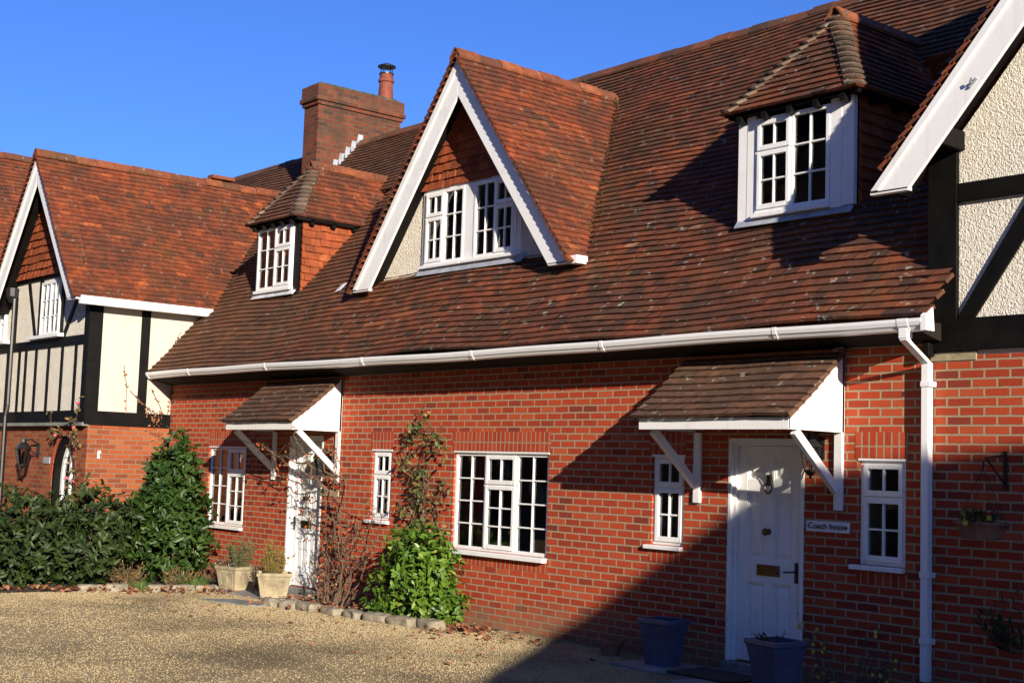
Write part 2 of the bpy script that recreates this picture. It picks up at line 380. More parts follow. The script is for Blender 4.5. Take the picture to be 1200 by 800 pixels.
def bonnets(mb,p,q,da,db,step=.118,w=.15):
    """curved hip tiles from eaves corner p to apex q; da/db run along the two eaves away from the hip"""
    p=V(p);q=V(q);t=(q-p);n=int(t.length/step);t.normalize();da=V(da);db=V(db)
    out=-(da+db).normalized(); nrm=(out+V((0,0,.9))).normalized()
    for i in range(n):
        c=p+t*(i*step); tint=random.random(); vs=[]
        ww=w*random.uniform(.92,1.08)
        for lift,base,k in ((.062,c,1.0),(.008,c+t*step*1.35,.9)):
            for low in (0,.028):
                for a in np.linspace(0,1,7):
                    A=da*ww*k; B=db*ww*k; Cc=out*.035
                    P=base+A*(1-a)**2+Cc*2*a*(1-a)+B*a**2 + nrm*(lift-low)
                    vs.append(P)
        m=7;fs=[]
        for j in range(m-1):
            fs.append((j,j+1,2*m+j+1,2*m+j)); fs.append((j,m+j,m+j+1,j+1)); fs.append((m+j,3*m+j,3*m+j+1,m+j+1))
        fs+=[(0,2*m,3*m,m),(m-1,2*m-1,4*m-1,3*m-1)]
        mb.add(vs,fs,tint)

# ------------------------------------------------------------------ ground
G=-.10
mb=MB(); mb.add([(-90,-90,G),(60,-90,G),(60,90,G),(-90,90,G)],[(0,1,2,3)])
tag(mb.build('ground','gravel'),kind='structure')

# ------------------------------------------------------------------ main range
EY,EZ,SL=-.41,3.03,1.10
XL,XR=-20.315,-6.40
def zmain(y): return EZ+SL*(y+EY*-1)
def ymain(z): return EY+(z-EZ)/SL
YR,ZR=3.69,zmain(3.69)
house=thing('brick_house',(-13.3,0,0),'long red brick house with steep tiled roof, dormers and two tiled porches','house')

def holed_wall(mb,x0,x1,z0,z1,y0,y1,holes):
    xs=sorted({x0,x1,*[h[0] for h in holes],*[h[1] for h in holes]}); zs=sorted({z0,z1,*[h[2] for h in holes],*[h[3] for h in holes]})
    idx={}
    def vid(x,y,z):
        k=(x,y,z)
        if k not in idx: idx[k]=len(mb.v); mb.v.append(k)
        return idx[k]
    def solid(i,j):
        if i<0 or j<0 or i>=len(xs)-1 or j>=len(zs)-1: return False
        cx=(xs[i]+xs[i+1])/2;cz=(zs[j]+zs[j+1])/2
        return not any(h[0]<cx<h[1] and h[2]<cz<h[3] for h in holes)
    def face(*p): mb.f.append(tuple(vid(*q) for q in p)); mb.t.append(.5)
    for i in range(len(xs)-1):
        for j in range(len(zs)-1):
            if not solid(i,j): continue
            a,b,c,d=xs[i],xs[i+1],zs[j],zs[j+1]
            face((a,y0,c),(b,y0,c),(b,y0,d),(a,y0,d)); face((a,y1,c),(a,y1,d),(b,y1,d),(b,y1,c))
            if not solid(i-1,j): face((a,y0,c),(a,y0,d),(a,y1,d),(a,y1,c))
            if not solid(i+1,j): face((b,y0,c),(b,y1,c),(b,y1,d),(b,y0,d))
            if not solid(i,j-1): face((a,y0,c),(a,y1,c),(b,y1,c),(b,y0,c))
            if not solid(i,j+1): face((a,y0,d),(b,y0,d),(b,y1,d),(a,y1,d))
WIN={'left':(-18.90,-17.77,.72,1.875),'smalll':(-14.51,-14.08,1.0,1.875),'big':(-12.80,-11.12,.75,1.875),'smallr':(-9.56,-9.13,1.0,1.875),'right':(-7.10,-6.635,.985,1.875)}
DOOR={'l':(-16.54,-15.70,0,2.04),'r':(-8.55,-7.70,0,2.04)}
mb=MB(); holed_wall(mb,XL,XR,-.3,3.0,0,.26,list(WIN.values())+[DOOR['l'],DOOR['r']])
mb.build('wall','red_brick',house)
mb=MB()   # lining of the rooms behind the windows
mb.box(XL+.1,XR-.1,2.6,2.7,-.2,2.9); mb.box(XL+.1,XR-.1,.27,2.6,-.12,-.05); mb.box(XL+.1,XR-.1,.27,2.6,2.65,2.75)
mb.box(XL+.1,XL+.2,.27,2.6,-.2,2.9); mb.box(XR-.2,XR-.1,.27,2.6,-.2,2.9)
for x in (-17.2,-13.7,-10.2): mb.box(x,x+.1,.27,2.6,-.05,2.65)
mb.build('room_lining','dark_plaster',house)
mb=MB(); mb.box(XL,XR,7.2,7.4,-.3,3.2); mb.box(-26.5,-26.3,0,7.2,-.3,3); mb.build('rear_wall','red_brick',house)
for k in ('left','smalll','big','smallr','right'):
    x0,x1,z0,z1=WIN[k]; mb=MB(); mb.box(x0-.04,x1+.02,-.004,.02,z1+.012,z1+.235); mb.build('lintel','soldier_brick',house)
for k in ('big','smallr','right'):
    x0,x1,z0,z1=WIN[k]; mb=MB(); mb.box(x0-.02,x1+.02,-.003,.02,z0-.165,z0-.055); mb.build('brick_sill_course','soldier_brick',house)

def make_window(x0,x1,z0,z1,y,lights,parent,sill=(.06,.06,.06,.035),head=True,name='window',pname='pane',leaded=False,mull=.045):
    """lights: [(rel width, [(rel height, cols, rows, sash)] from the top)]; front of the frame at y"""
    fr=.042; mb=MB(); panes=[]; d=.075
    mb.box(x0,x0+fr,y,y+d,z0,z1); mb.box(x1-fr,x1,y,y+d,z0,z1); mb.box(x0+fr,x1-fr,y,y+d,z1-fr,z1); mb.box(x0+fr,x1-fr,y,y+d,z0,z0+fr)
    if head: mb.box(x0-.012,x1+.012,y-.03,y+.02,z1-.008,z1+.012)
    tot=sum(l[0] for l in lights); W=x1-x0-2*fr-mull*(len(lights)-1); x=x0+fr
    for li,(lw,cells) in enumerate(lights):
        a=x; b=x+W*lw/tot; x=b+mull
        if li<len(lights)-1: mb.box(b,b+mull,y+.002,y+d,z0+fr,z1-fr)
        th=sum(c[0] for c in cells); tr=.035; H=z1-z0-2*fr-tr*(len(cells)-1); zt=z1-fr
        for ci,(ch,cols,rows,sash) in enumerate(cells):
            zb=zt-H*ch/th
            if ci<len(cells)-1: mb.box(a,b,y+.002,y+d,zb-tr,zb)
            if sash:
                s=.042; yo=y-.014
                a2,b2,c2,e2=a-.008,b+.008,zb-.008,zt+.008
                mb.box(a2,a2+s,yo,y+.05,c2,e2); mb.box(b2-s,b2,yo,y+.05,c2,e2); mb.box(a2+s,b2-s,yo,y+.05,e2-s,e2); mb.box(a2+s,b2-s,yo,y+.05,c2,c2+s*1.15)
                ia,ib,iz,it=a2+s,b2-s,c2+s*1.15,e2-s; yb=yo+.008
            else: ia,ib,iz,it=a,b,zb,zt; yb=y+.008
            g=.017
            for c in range(1,cols):
                cx=ia+(ib-ia)*c/cols; mb.box(cx-g/2,cx+g/2,yb,yb+.03,iz,it)
            for r in range(1,rows):
                cz=iz+(it-iz)*r/rows
                for c in range(cols):
                    l=ia+(ib-ia)*c/cols+(g/2 if c else 0); rr=ia+(ib-ia)*(c+1)/cols-(g/2 if c<cols-1 else 0)
                    mb.box(l,rr,yb,yb+.03,cz-g/2,cz+g/2)
            yg=yb+.022; gp=MB()
            for c in range(cols):
                for r in range(rows):
                    l=ia+(ib-ia)*c/cols;rr=ia+(ib-ia)*(c+1)/cols;q=iz+(it-iz)*r/rows;qq=iz+(it-iz)*(r+1)/rows
                    tx=random.gauss(0,.0016);tz=random.gauss(0,.0016)
                    gp.add([(l,yg-tx-tz,q),(rr,yg+tx-tz,q),(rr,yg+tx+tz,qq),(l,yg-tx+tz,qq)],[(0,1,2,3)])
            panes.append(gp); zt=zb-tr
    w_=mb.build(name,'white_paint',parent,bevel=.004)
    ORG[w_.name]=ORG[parent.name]
    for gp in panes: gp.build(pname,'window_glass',w_)
    if sill:
        l,r,pj,h=sill; sb=MB()
        sb.hull8([(x0-l,y-pj,z0-h),(x1+r,y-pj,z0-h),(x1+r,y+.06,z0-h),(x0-l,y+.06,z0-h),(x0-l,y-pj,z0-.006),(x1+r,y-pj,z0-.006),(x1+r,y+.06,z0+.001),(x0-l,y+.06,z0+.001)])
        sb.build('sill','white_paint',w_,bevel=.005)
    return w_
yw=.022
V23=[(1.0,2,1,True),(2.25,2,3,True)]; V22=[(1.0,2,1,True),(2.0,2,2,True)]
F24=[(1,2,4,False)]; F23=[(1,2,3,False)]
S=(.055,.0,.075,.05)
x0,x1,z0,z1=WIN['left']; make_window(x0+.003,x1-.003,z0,z1-.003,yw,[(1,F24),(1,V23)],house,sill=S)
x0,x1,z0,z1=WIN['big']; make_window(x0+.003,x1-.003,z0,z1-.003,yw,[(1,F24),(1.02,V23),(1,F24)],house,sill=(.05,.01,.09,.055))
for k in ('smalll','smallr','right'):
    x0,x1,z0,z1=WIN[k]; make_window(x0+.003,x1-.003,z0,z1-.003,yw,[(1,V22)],house,sill=(.07,.0,.07,.045))
for k in WIN:
    x0,x1,z0,z1=WIN[k]; 
    for a,b in ((x0+.001,x0+.010),(x1-.010,x1-.001)):
        mb=MB(); mb.box(a,b,.10,.27,z0,z1); mb.build('window_reveal','plaster',house)
# curtains just inside
def curtain(x0,x1,z0,z1,y,mat,fold=.05):
    mb=MB(); n=max(6,int((x1-x0)/.02)); vs=[];fs=[]
    for i in range(n+1):
        x=x0+(x1-x0)*i/n; yy=y+.02*math.sin(x/fold*6.28)+.006*math.sin(x*140)
        vs+=[(x,yy,z0),(x,yy,z1)]
    for i in range(n): fs.append((2*i,2*i+2,2*i+3,2*i+1))
    mb.add(vs,fs); return mb.build('curtain',mat,house,smooth=True)
curtain(-13.02,-12.60,.75,1.9,.315,'red_curtain',.07)
curtain(-19.0,-18.86,.72,1.9,.34,'cream_curtain'); curtain(-7.2,-7.06,1.0,1.9,.34,'cream_curtain'); curtain(-9.66,-9.52,1.0,1.9,.36,'cream_curtain'); curtain(-9.30,-9.18,1.0,1.5,.36,'cream_curtain')

# --- front doors
def make_door(x0,x1,z0,z1,hinge_right,parent):
    f=.055; mb=MB(); y=.03
    mb.box(x0+.003,x0+f,y,y+.11,z0,z1-.003); mb.box(x1-f,x1-.003,y,y+.11,z0,z1-.003); mb.box(x0+f,x1-f,y,y+.11,z1-f,z1-.003)
    mb.box(x0-.018,x0+.02,y-.035,y-.001,z0,z1+.01); mb.box(x1-.02,x1+.018,y-.035,y-.001,z0,z1+.01); mb.box(x0+.02,x1-.02,y-.035,y-.001,z1-.03,z1+.01)
    frame=mb.build('door_frame','white_paint',parent,bevel=.004)
    a,b,c,d=x0+f+.003,x1-f-.003,z0+.012,z1-f-.003; yd=.062
    mb=MB(); W=b-a; st=.105; mu=.10
    cols=[(a+st,a+W/2-mu/2),(a+W/2+mu/2,b-st)]; rows=[(c+.20,c+.72),(c+.93,c+1.54),(c+1.66,d-.10)]
    mb.box(a,a+st,yd,yd+.045,c,d); mb.box(b-st,b,yd,yd+.045,c,d); mb.box(a+W/2-mu/2,a+W/2+mu/2,yd,yd+.045,c,d)
    zz=[c]+[z for r in rows for z in r]+[d]
    for i in range(0,8,2):
        for cc in cols: mb.box(cc[0],cc[1],yd+.001,yd+.045,zz[i],zz[i+1])
    for r in rows:
        for cc in cols:
            mb.box(cc[0],cc[1],yd+.024,yd+.04,r[0],r[1])
            g=.035; o=yd+.024; q=[(cc[0]+g,r[0]+g),(cc[1]-g,r[0]+g),(cc[1]-g,r[1]-g),(cc[0]+g,r[1]-g)]; k=.028
            q2=[(q[0][0]+k,q[0][1]+k),(q[1][0]-k,q[1][1]+k),(q[2][0]-k,q[2][1]-k),(q[3][0]+k,q[3][1]-k)]
            vs=[(p[0],o-.001,p[1]) for p in q]+[(p[0],o-.014,p[1]) for p in q2]
            mb.add(vs,[(4,5,6,7),(0,1,5,4),(1,2,6,5),(2,3,7,6),(3,0,4,7)])
            # bead round the panel
            for (p0,p1,p2,p3) in ((cc[0],cc[0]+.014,r[0],r[1]),(cc[1]-.014,cc[1],r[0],r[1])): mb.box(p0,p1,yd+.008,yd+.024,p2,p3)
            for zb in (r[0],r[1]-.014): mb.box(cc[0]+.014,cc[1]-.014,yd+.008,yd+.024,zb,zb+.014)
    door=mb.build('door','white_paint',parent,bevel=.003)
    xm=(a+b)/2
    mb=MB(); mb.box(xm-.13,xm+.13,yd-.012,yd-.001,.80,.90); mb.box(xm-.105,xm+.105,yd-.017,yd-.012,.825,.875); mb.build('letter_plate','brass',door,bevel=.002)
    mb=MB(); mb.lathe([(.004,0),(.03,.005),(.02,.02),(.035,.05),(.03,.07),(.003,.076)],(0,0,0),14)
    mb.v=[(xm+x,yd-z,1.20+y) for x,y,z in mb.v]; mb.f=[f_[::-1] for f_ in mb.f]; mb.build('door_knob','brass',door,smooth=True)
    mb=MB(); mb.box(xm-.02,xm+.02,yd-.02,yd-.001,1.62,1.72); ring=[(xm+.038*math.sin(t_),yd-.022,1.60+.05*math.cos(t_)) for t_ in np.linspace(0,2*math.pi,15)]
    mb.tube(ring,.008,6); mb.build('door_knocker','brass',door)
    s=-1 if hinge_right else 1; xh=b-.045 if not hinge_right else a+.045
    mb=MB(); mb.box(xh-.018,xh+.018,yd-.008,yd-.001,.76,.94); mb.tube([(xh,yd-.01,.86),(xh,yd-.05,.86),(xh-s*.11,yd-.05,.85)],.009,6); mb.build('door_handle','black_iron',door)
    mb=MB(); mb.box(x0-.03,x1+.03,-.06,.12,-.09,-.002); mb.build('door_step','slab_stone',parent,bevel=.008)
make_door(*DOOR['r'],False,house); make_door(*DOOR['l'],True,house)

# --- porch canopies
def canopy(xl,xr,mossy):
    yf,zb,zf=-.74,2.10,2.205
    p=MB()
    p.box(xl,xr,yf-.022,yf,zb-.0,zf)                      # front fascia board
    cp=p.build('porch_canopy','white_paint' if not mossy else 'weathered_white',house,bevel=.004)
    wm='weathered_white' if mossy else 'white_paint'
    for x in (xl,xr-.025):
        mb=MB(); mb.prism([(x,0.0,zb+.004),(x,yf-.02 if x>xl else yf,zb+.004),(x,yf-.02 if x>xl else yf,zf+.0),(x,-.06,zf+.60),(x,-.0,zf+.62)],(.025,0,0)); mb.build('side_board',wm,cp)
    for x in (xl+.03,xr-.085):
        mb=MB(); mb.box(x,x+.085,-.035,-.001,1.43,zb+.0 if x<xl+.1 else 2.86); mb.bar((x+.045,-.055,1.60),(x+.045,yf+.10,zb-.005),.055,.075); mb.build('bracket',wm,cp,bevel=.004)
    mb=MB(); mb.box(xl+.026,xr-.026,yf+.02,-.002,zf-.035,zf-.02); mb.build('canopy_soffit','weathered_white',cp)
    sl=(zf+.60-zf-.015)/(.80-.07); Ln=math.hypot(.73,.585)
    fn0=plane((0,yf-.07,zf+.005),(1,0,0),(0,.73,.585))
    fn=lambda u,v,h: fn0(u,v,h)+V((0,0,-.018*math.sin(math.pi*v/Ln)+.006*math.sin(u*3.1)))
    mb=MB(); tiles(mb,fn,[(xl-.05,0),(xr+.045,0),(xr+.045,Ln),(xl-.05,Ln)],gauge=.108,tw=.165,lift=.03,jit=.006)
    mb.build('canopy_tiles','mossy_porch_tile',cp)
    for x in (xl-.035,xr+.004):
        mb=MB(); a=fn0(x,.01,-.03);b=fn0(x,Ln*.5,-.03)+V((0,0,-.018));c=fn0(x,Ln-.02,-.03); mb.prism([a,b,c,c+V((0,0,.026)),b+V((0,0,.026)),a+V((0,0,.026))],(.03,0,0)); mb.build('verge_strip','mossy_porch_tile',cp)
    mb=MB(); q=fn0(0,Ln,0); mb.box(xl-.05,xr+.045,q.y-.07,-.005,q.z+.0,q.z+.032); mb.build('top_flashing','orange_ridge_tile',cp,bevel=.01)
    return cp
c1=canopy(-9.015,-7.257,False); c2=canopy(-17.01,-15.265,True)
c2['label']='tiled porch with peeling paint and a rose growing over it'

# --- eaves: soffit, gutter, downpipe
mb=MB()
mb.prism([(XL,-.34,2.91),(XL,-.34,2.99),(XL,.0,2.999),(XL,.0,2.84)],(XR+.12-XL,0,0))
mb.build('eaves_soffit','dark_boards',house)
def gz(x): return 2.962+.010*math.sin((x+20)*.62)+.004*math.sin((x+20)*2.3)+(-6.2-x)*.0022
mb=MB(); prof=[(-.355,.02),(-.355,-.055),(-.395,-.072),(-.425,-.060),(-.440,-.035),(-.452,-.026),(-.462,.004),(-.462,.03),(-.450,.03),(-.45,.008),(-.36,.02)]
n=44; xs=np.linspace(XL+.0,-6.20,n); k=len(prof); vs=[];fs=[]
for x in xs: vs+=[(x,y,gz(x)+z) for y,z in prof]
for i in range(n-1):
    for j in range(k-1): fs.append((i*k+j,(i+1)*k+j,(i+1)*k+j+1,i*k+j+1))
mb.add(vs,fs); mb.add(vs[:k],[tuple(range(k))]); mb.add(vs[-k:],[tuple(range(k-1,-1,-1))])
for x in (-18.9,-16.6,-14.2,-12.0,-9.9,-7.7,-6.42,-20.28):
    z=gz(x); mb.prism([(x,y-(.004 if y<-.4 else 0),z+zz+(-.004 if zz<0 else .003)) for y,zz in prof[:8]],(.045 if x!=-6.42 else .10,0,0))
gut=mb.build('gutter','white_plastic',house)
mb=MB()
mb.prism([(-6.20,-.46,2.90),(-6.20,-.46,3.02),(-6.20,-.36,3.09),(-6.20,-.34,2.90)],(.05,0,0)); mb.build('gutter_end','white_plastic',house)
mb=MB(); w_=.068; px=-6.402
path=[(-6.375,-.405,2.90),(-6.375,-.405,2.83),(px,-.055,2.67),(px,-.055,2.63),(px,-.055,.10)]
def sqpipe(mb,path,w):
    vs=[];fs=[]
    for (x,y,z) in path: vs+=[(x-w/2,y-w/2,z),(x+w/2,y-w/2,z),(x+w/2,y+w/2,z),(x-w/2,y+w/2,z)]
    for i in range(len(path)-1):
        for j in range(4): fs.append((i*4+j,(i+1)*4+j,(i+1)*4+(j+1)%4,i*4+(j+1)%4))
    fs.append((0,1,2,3)); fs.append(tuple((len(path)-1)*4+j for j in (3,2,1,0))); mb.add(vs,fs)
sqpipe(mb,path,w_)
for z in (2.5,.95,.42): mb.box(px-.04,px+.055,-.096,-.001,z-.022,z+.022)
mb.box(-6.375-.04,-6.375+.04,-.445,-.365,2.845,2.93)
mb.build('downpipe','white_plastic',house,bevel=.004)

# --- main roof
DY=.65; DH=5.27        # dormer faces and heads
cl=(-17.62,-18.86); cr=(-7.63,-9.04)
WX,WZ,WS=-22.03,6.60,1.28        # left wing ridge
RX=-3.1; RS=1.135; RFZ=4.26; RFX=-6.585  # right gable roof
def zleft(x): return WZ-WS*abs(x-WX)
def zright(x): return RFZ+RS*(x-RFX) if x<RX else RFZ+RS*(2*RX-RFX-x)
GX,GZ,GS,GY=-13.40,6.87,1.28,.27
def zgab(x): return GZ-GS*abs(x-GX)
PH=math.hypot(1,SL); 
def mainfn(u,v,h):
    y=EY+v/PH; z=EZ+v*SL/PH
    z+= -.05*math.exp(-v/.35)*0 - .045*math.sin(min(1,v/.9)*math.pi)*.5
    z+= .022*math.sin(u*.9+1)*math.sin(v*.7+.4)+.012*math.sin(u*2.3+v)
    n=V((0,-SL,1)).normalized(); return V((u,y,z))+n*h
def keepmain(p):
    x,y,z=p
    if x<XL and y<4 and x>-24 and z<zleft(x)-.22: return False
    if x<XL-.02 and z<4.1 : return False
    if x>-6.2 and (z<zright(x)-.25): return False
    if x>-6.16 and y<.06: return False
    for a,b in (cl,cr):
        if b+.08<x<a-.08 and y>DY+.12 and z<6.1 and y<2.4: return False
    if y>DY+.12 and z<zgab(x)-.35: return False
    return True
Lm=(YR-EY)*PH
mb=MB(); tiles(mb,mainfn,[(-26.4,0),(-6.165,0),(-6.165,Lm),(-26.4,Lm)],keep=keepmain)
vB=.5*PH+.1-(.5*PH+.1)%.1; tiles(mb,mainfn,[(-6.165,vB),(-4.2,vB),(-4.2,Lm),(-6.165,Lm)],keep=keepmain)
roof=mb.build('roof','weathered_roof_tile',house)
mb=MB(); ridge(mb,(-26.4,YR,ZR+.035),(-4.2,YR,ZR+.035)); mb.build('ridge_tiles','weathered_roof_tile',roof)
mb=MB(); mb.add([(-26.4,YR,ZR),(-4.2,YR,ZR),(-4.2,7.8,EZ),(-26.4,7.8,EZ)],[(3,2,1,0)]); mb.add([(-26.4,EY,EZ),(-26.4,YR,ZR),(-26.4,7.8,EZ)],[(2,1,0)]); mb.build('rear_slope','weathered_roof_tile',roof)
for (x,y) in ((-16.15,.85),(-16.3,.55)):   # lead soakers beside the gable
    mb=MB(); z=zmain(y); mb.prism([(x-.05,y-.06,z-.04+.05),(x+.05,y-.04,z-.02+.05),(x+.05,y+.07,z+.1+.05),(x-.04,y+.05,z+.08+.05)],(0,-.005,.004)); mb.build('lead_soaker','bright_lead',roof)

leafmat('moss_tuft',[(0,(.05,.04,.014)),(.6,(.085,.065,.022)),(1,(.13,.10,.045))],.95,.05,0)
mb=MB()
def mossy(a,b,n,sp,r0=.012,r1=.035):
    a=V(a);b=V(b)
    for _ in range(n):
        c=a.lerp(b,random.random())+V((random.gauss(0,sp),random.gauss(0,sp*.5),0)); 
        c.z=max(c.z,zmain(c.y)+.012)
        r=random.uniform(r0,r1); mb.lathe([(r*.6,-r*.3),(r,0),(r*.6,r*.35),(.002,r*.5)],c,5,random.random(),rot=random.random()*6)
mossy((-11.22,.66,4.26),(-13.3,3.0,6.85),170,.04,.008,.018)
mossy((-19.9,.6,4.2),(-21.6,2.5,6.3),110,.045,.008,.018)
tag(mb.build('moss','moss_tuft',roof),kind='stuff')
# --- central gable dormer
gd=MB()
# roughcast face below and tile-hung triangle above
yF=DY
zt=5.30; 
def hw(z): return (GZ-z)/GS
gd.prism([(GX-hw(4.0),yF,4.0),(GX+hw(4.0),yF,4.0),(GX+hw(4.29),yF,4.29),(GX-hw(4.29),yF,4.29)],(0,.1,0))
gd.prism([(GX-hw(4.29),yF,4.29),(-14.39,yF,4.29),(-14.39,yF,zt),(GX-hw(zt),yF,zt)],(0,.1,0))
gd.prism([(-12.54,yF,4.29),(GX+hw(4.29),yF,4.29),(GX+hw(zt),yF,zt),(-12.54,yF,zt)],(0,.1,0))
def room(x0,x1,y0,y1,z0,z1,parent,mat='plaster'):
    mb=MB(); mb.box(x0,x1,y1,y1+.03,z0,z1); mb.box(x0-.03,x0,y0,y1+.03,z0,z1); mb.box(x1,x1+.03,y0,y1+.03,z0,z1); mb.box(x0-.03,x1+.03,y0,y1+.03,z0-.03,z0); mb.box(x0-.03,x1+.03,y0,y1+.03,z1,z1+.03)
    return mb.build('room_lining',mat,parent)
# window openings are simply in front of the face: the frame stands proud and dark boards sit behind its glass
dorm=gd.build('gabled_dormer','roughcast',house)
mb=MB(); fn=plane((0,yF-.03,zt),(1,0,0),(0,0,1))
h_=GZ-zt; tiles(mb,fn,[(GX-hw(zt),0),(GX+hw(zt),0),(GX,h_)],gauge=.11,tw=.165,lift=.03,jit=.009,sides=True)
mb.add([(GX-hw(zt),yF-.02,zt),(GX+hw(zt),yF-.02,zt),(GX,yF-.02,GZ)],[(0,1,2)])
mb.build('hung_tiles','hung_wall_tile',dorm)
mb=MB()
ev=4.04; hv=hw(ev)
for sgn in (-1,1):
    # tiles: u along +y for the right slope
    if sgn>0: fn=plane((GX+hv+.03,0,ev-.03*GS),(0,1,0),(-1,0,GS))
    else:     fn=plane((GX-hv-.03,0,ev-.03*GS),(0,-1,0),(1,0,GS))
    Ls=math.hypot(hv+.03,(hv+.03)*GS)
    y0=GY-.045; ya=ymain(ev-.03)+.12; yb=ymain(GZ)+.12
    P=[(y0,0),(ya,0),(yb,Ls),(y0,Ls)]
    if sgn<0: P=[(-u,v) for u,v in P]
    def fw(u,v,h,fn=fn): return fn(u,v,h)+V((0,0,.014*math.sin(u*2.1+v*1.7)))
    tiles(mb,fw,P)
mb.build('dormer_roof','bright_roof_tile',dorm)
mb=MB(); ridge(mb,(GX,GY-.045,GZ+.05),(GX,ymain(GZ)-.05,GZ+.04)); mb.build('dormer_ridge_tiles','orange_ridge_tile',dorm)
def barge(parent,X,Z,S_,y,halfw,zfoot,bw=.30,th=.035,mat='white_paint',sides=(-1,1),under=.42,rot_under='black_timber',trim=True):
    """sloping gable boards; top edge follows the roof line"""
    dz=bw*math.hypot(1,S_)         # vertical depth of the board
    for s in sides:
        mb=MB()
        def pt(x_off,zz,yy): return (X+s*x_off,yy,zz)
        top=Z-.040
        xo=(top-zfoot)/S_; xi=(top-dz-zfoot)/S_
        mb.prism([pt(0,top,y),pt(xo,zfoot,y),pt(xi,zfoot,y),pt(0,top-dz,y)],(0,th,0))
        if trim:
            d2=.085*math.hypot(1,S_); xo2=(top-zfoot-.02)/S_
            mb.prism([pt(0,top+.004,y-.02),pt(xo2+.003,zfoot+.02,y-.02),pt(xo2-.07,zfoot+.02,y-.02),pt(0,top-d2,y-.02)],(0,.018,0))
        mb.box(min(X+s*xi,X+s*xo),max(X+s*xi,X+s*xo),y,y+.06,zfoot-.012,zfoot+.02)
        mb.build('barge_board',mat,parent,bevel=.004)
        mb=MB()   # boarding under the overhang, coloured black to include the shadow strip there
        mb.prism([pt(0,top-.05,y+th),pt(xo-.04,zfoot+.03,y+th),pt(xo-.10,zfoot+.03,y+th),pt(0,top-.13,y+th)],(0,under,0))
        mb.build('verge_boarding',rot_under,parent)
barge(dorm,GX,GZ,GS,GY+.03,hv,4.02,under=.34)
mb=MB(); mb.box(GX+hv-.03,GX+hv+.09,GY+.03,GY+.20,4.0,4.09); mb.build('gutter_stub','white_plastic',dorm)
# windows of the dormer
V22s=[(1,2,1,True),(2,2,2,True)]
make_window(-14.40,-13.565,4.30,5.27,DY-.055,[(1,V22s),(1,F23)],house,sill=(.03,.0,.05,.045),head=False)
make_window(-13.36,-12.53,4.30,5.27,DY-.055,[(1,F23),(1,V22s)],house,sill=(.2,.03,.05,.045),head=False)
mb=MB(); mb.box(-13.565,-13.36,DY-.045,DY+.02,4.27,5.27); mb.box(-14.47,-14.40,DY-.03,DY+.02,4.27,5.29); mb.box(-12.53,-12.46,DY-.03,DY+.02,4.27,5.29); mb.box(-14.47,-12.46,DY-.03,DY+.02,5.271,5.31); mb.build('window_surround','white_paint',dorm,bevel=.003)
mb=MB(); mb.prism([(-14.5,DY-.02,4.26),(-14.5,DY-.10,4.165),(-14.5,DY-.11,4.165),(-14.5,DY-.04,4.275)],(2.15,0,0)); mb.build('lead_flashing','lead',dorm)
def glass_back(x0,x1,z0,z1,y,parent,name='net_curtain'):
    mb=MB(); mb.box(x0,x1,y+.001,y+.012,z0,z1); return mb.build(name,'net_curtain',parent)
room(-14.44,-12.5,DY+.101,2.3,4.22,5.33,dorm)
for x in (-13.38,-14.35): pass

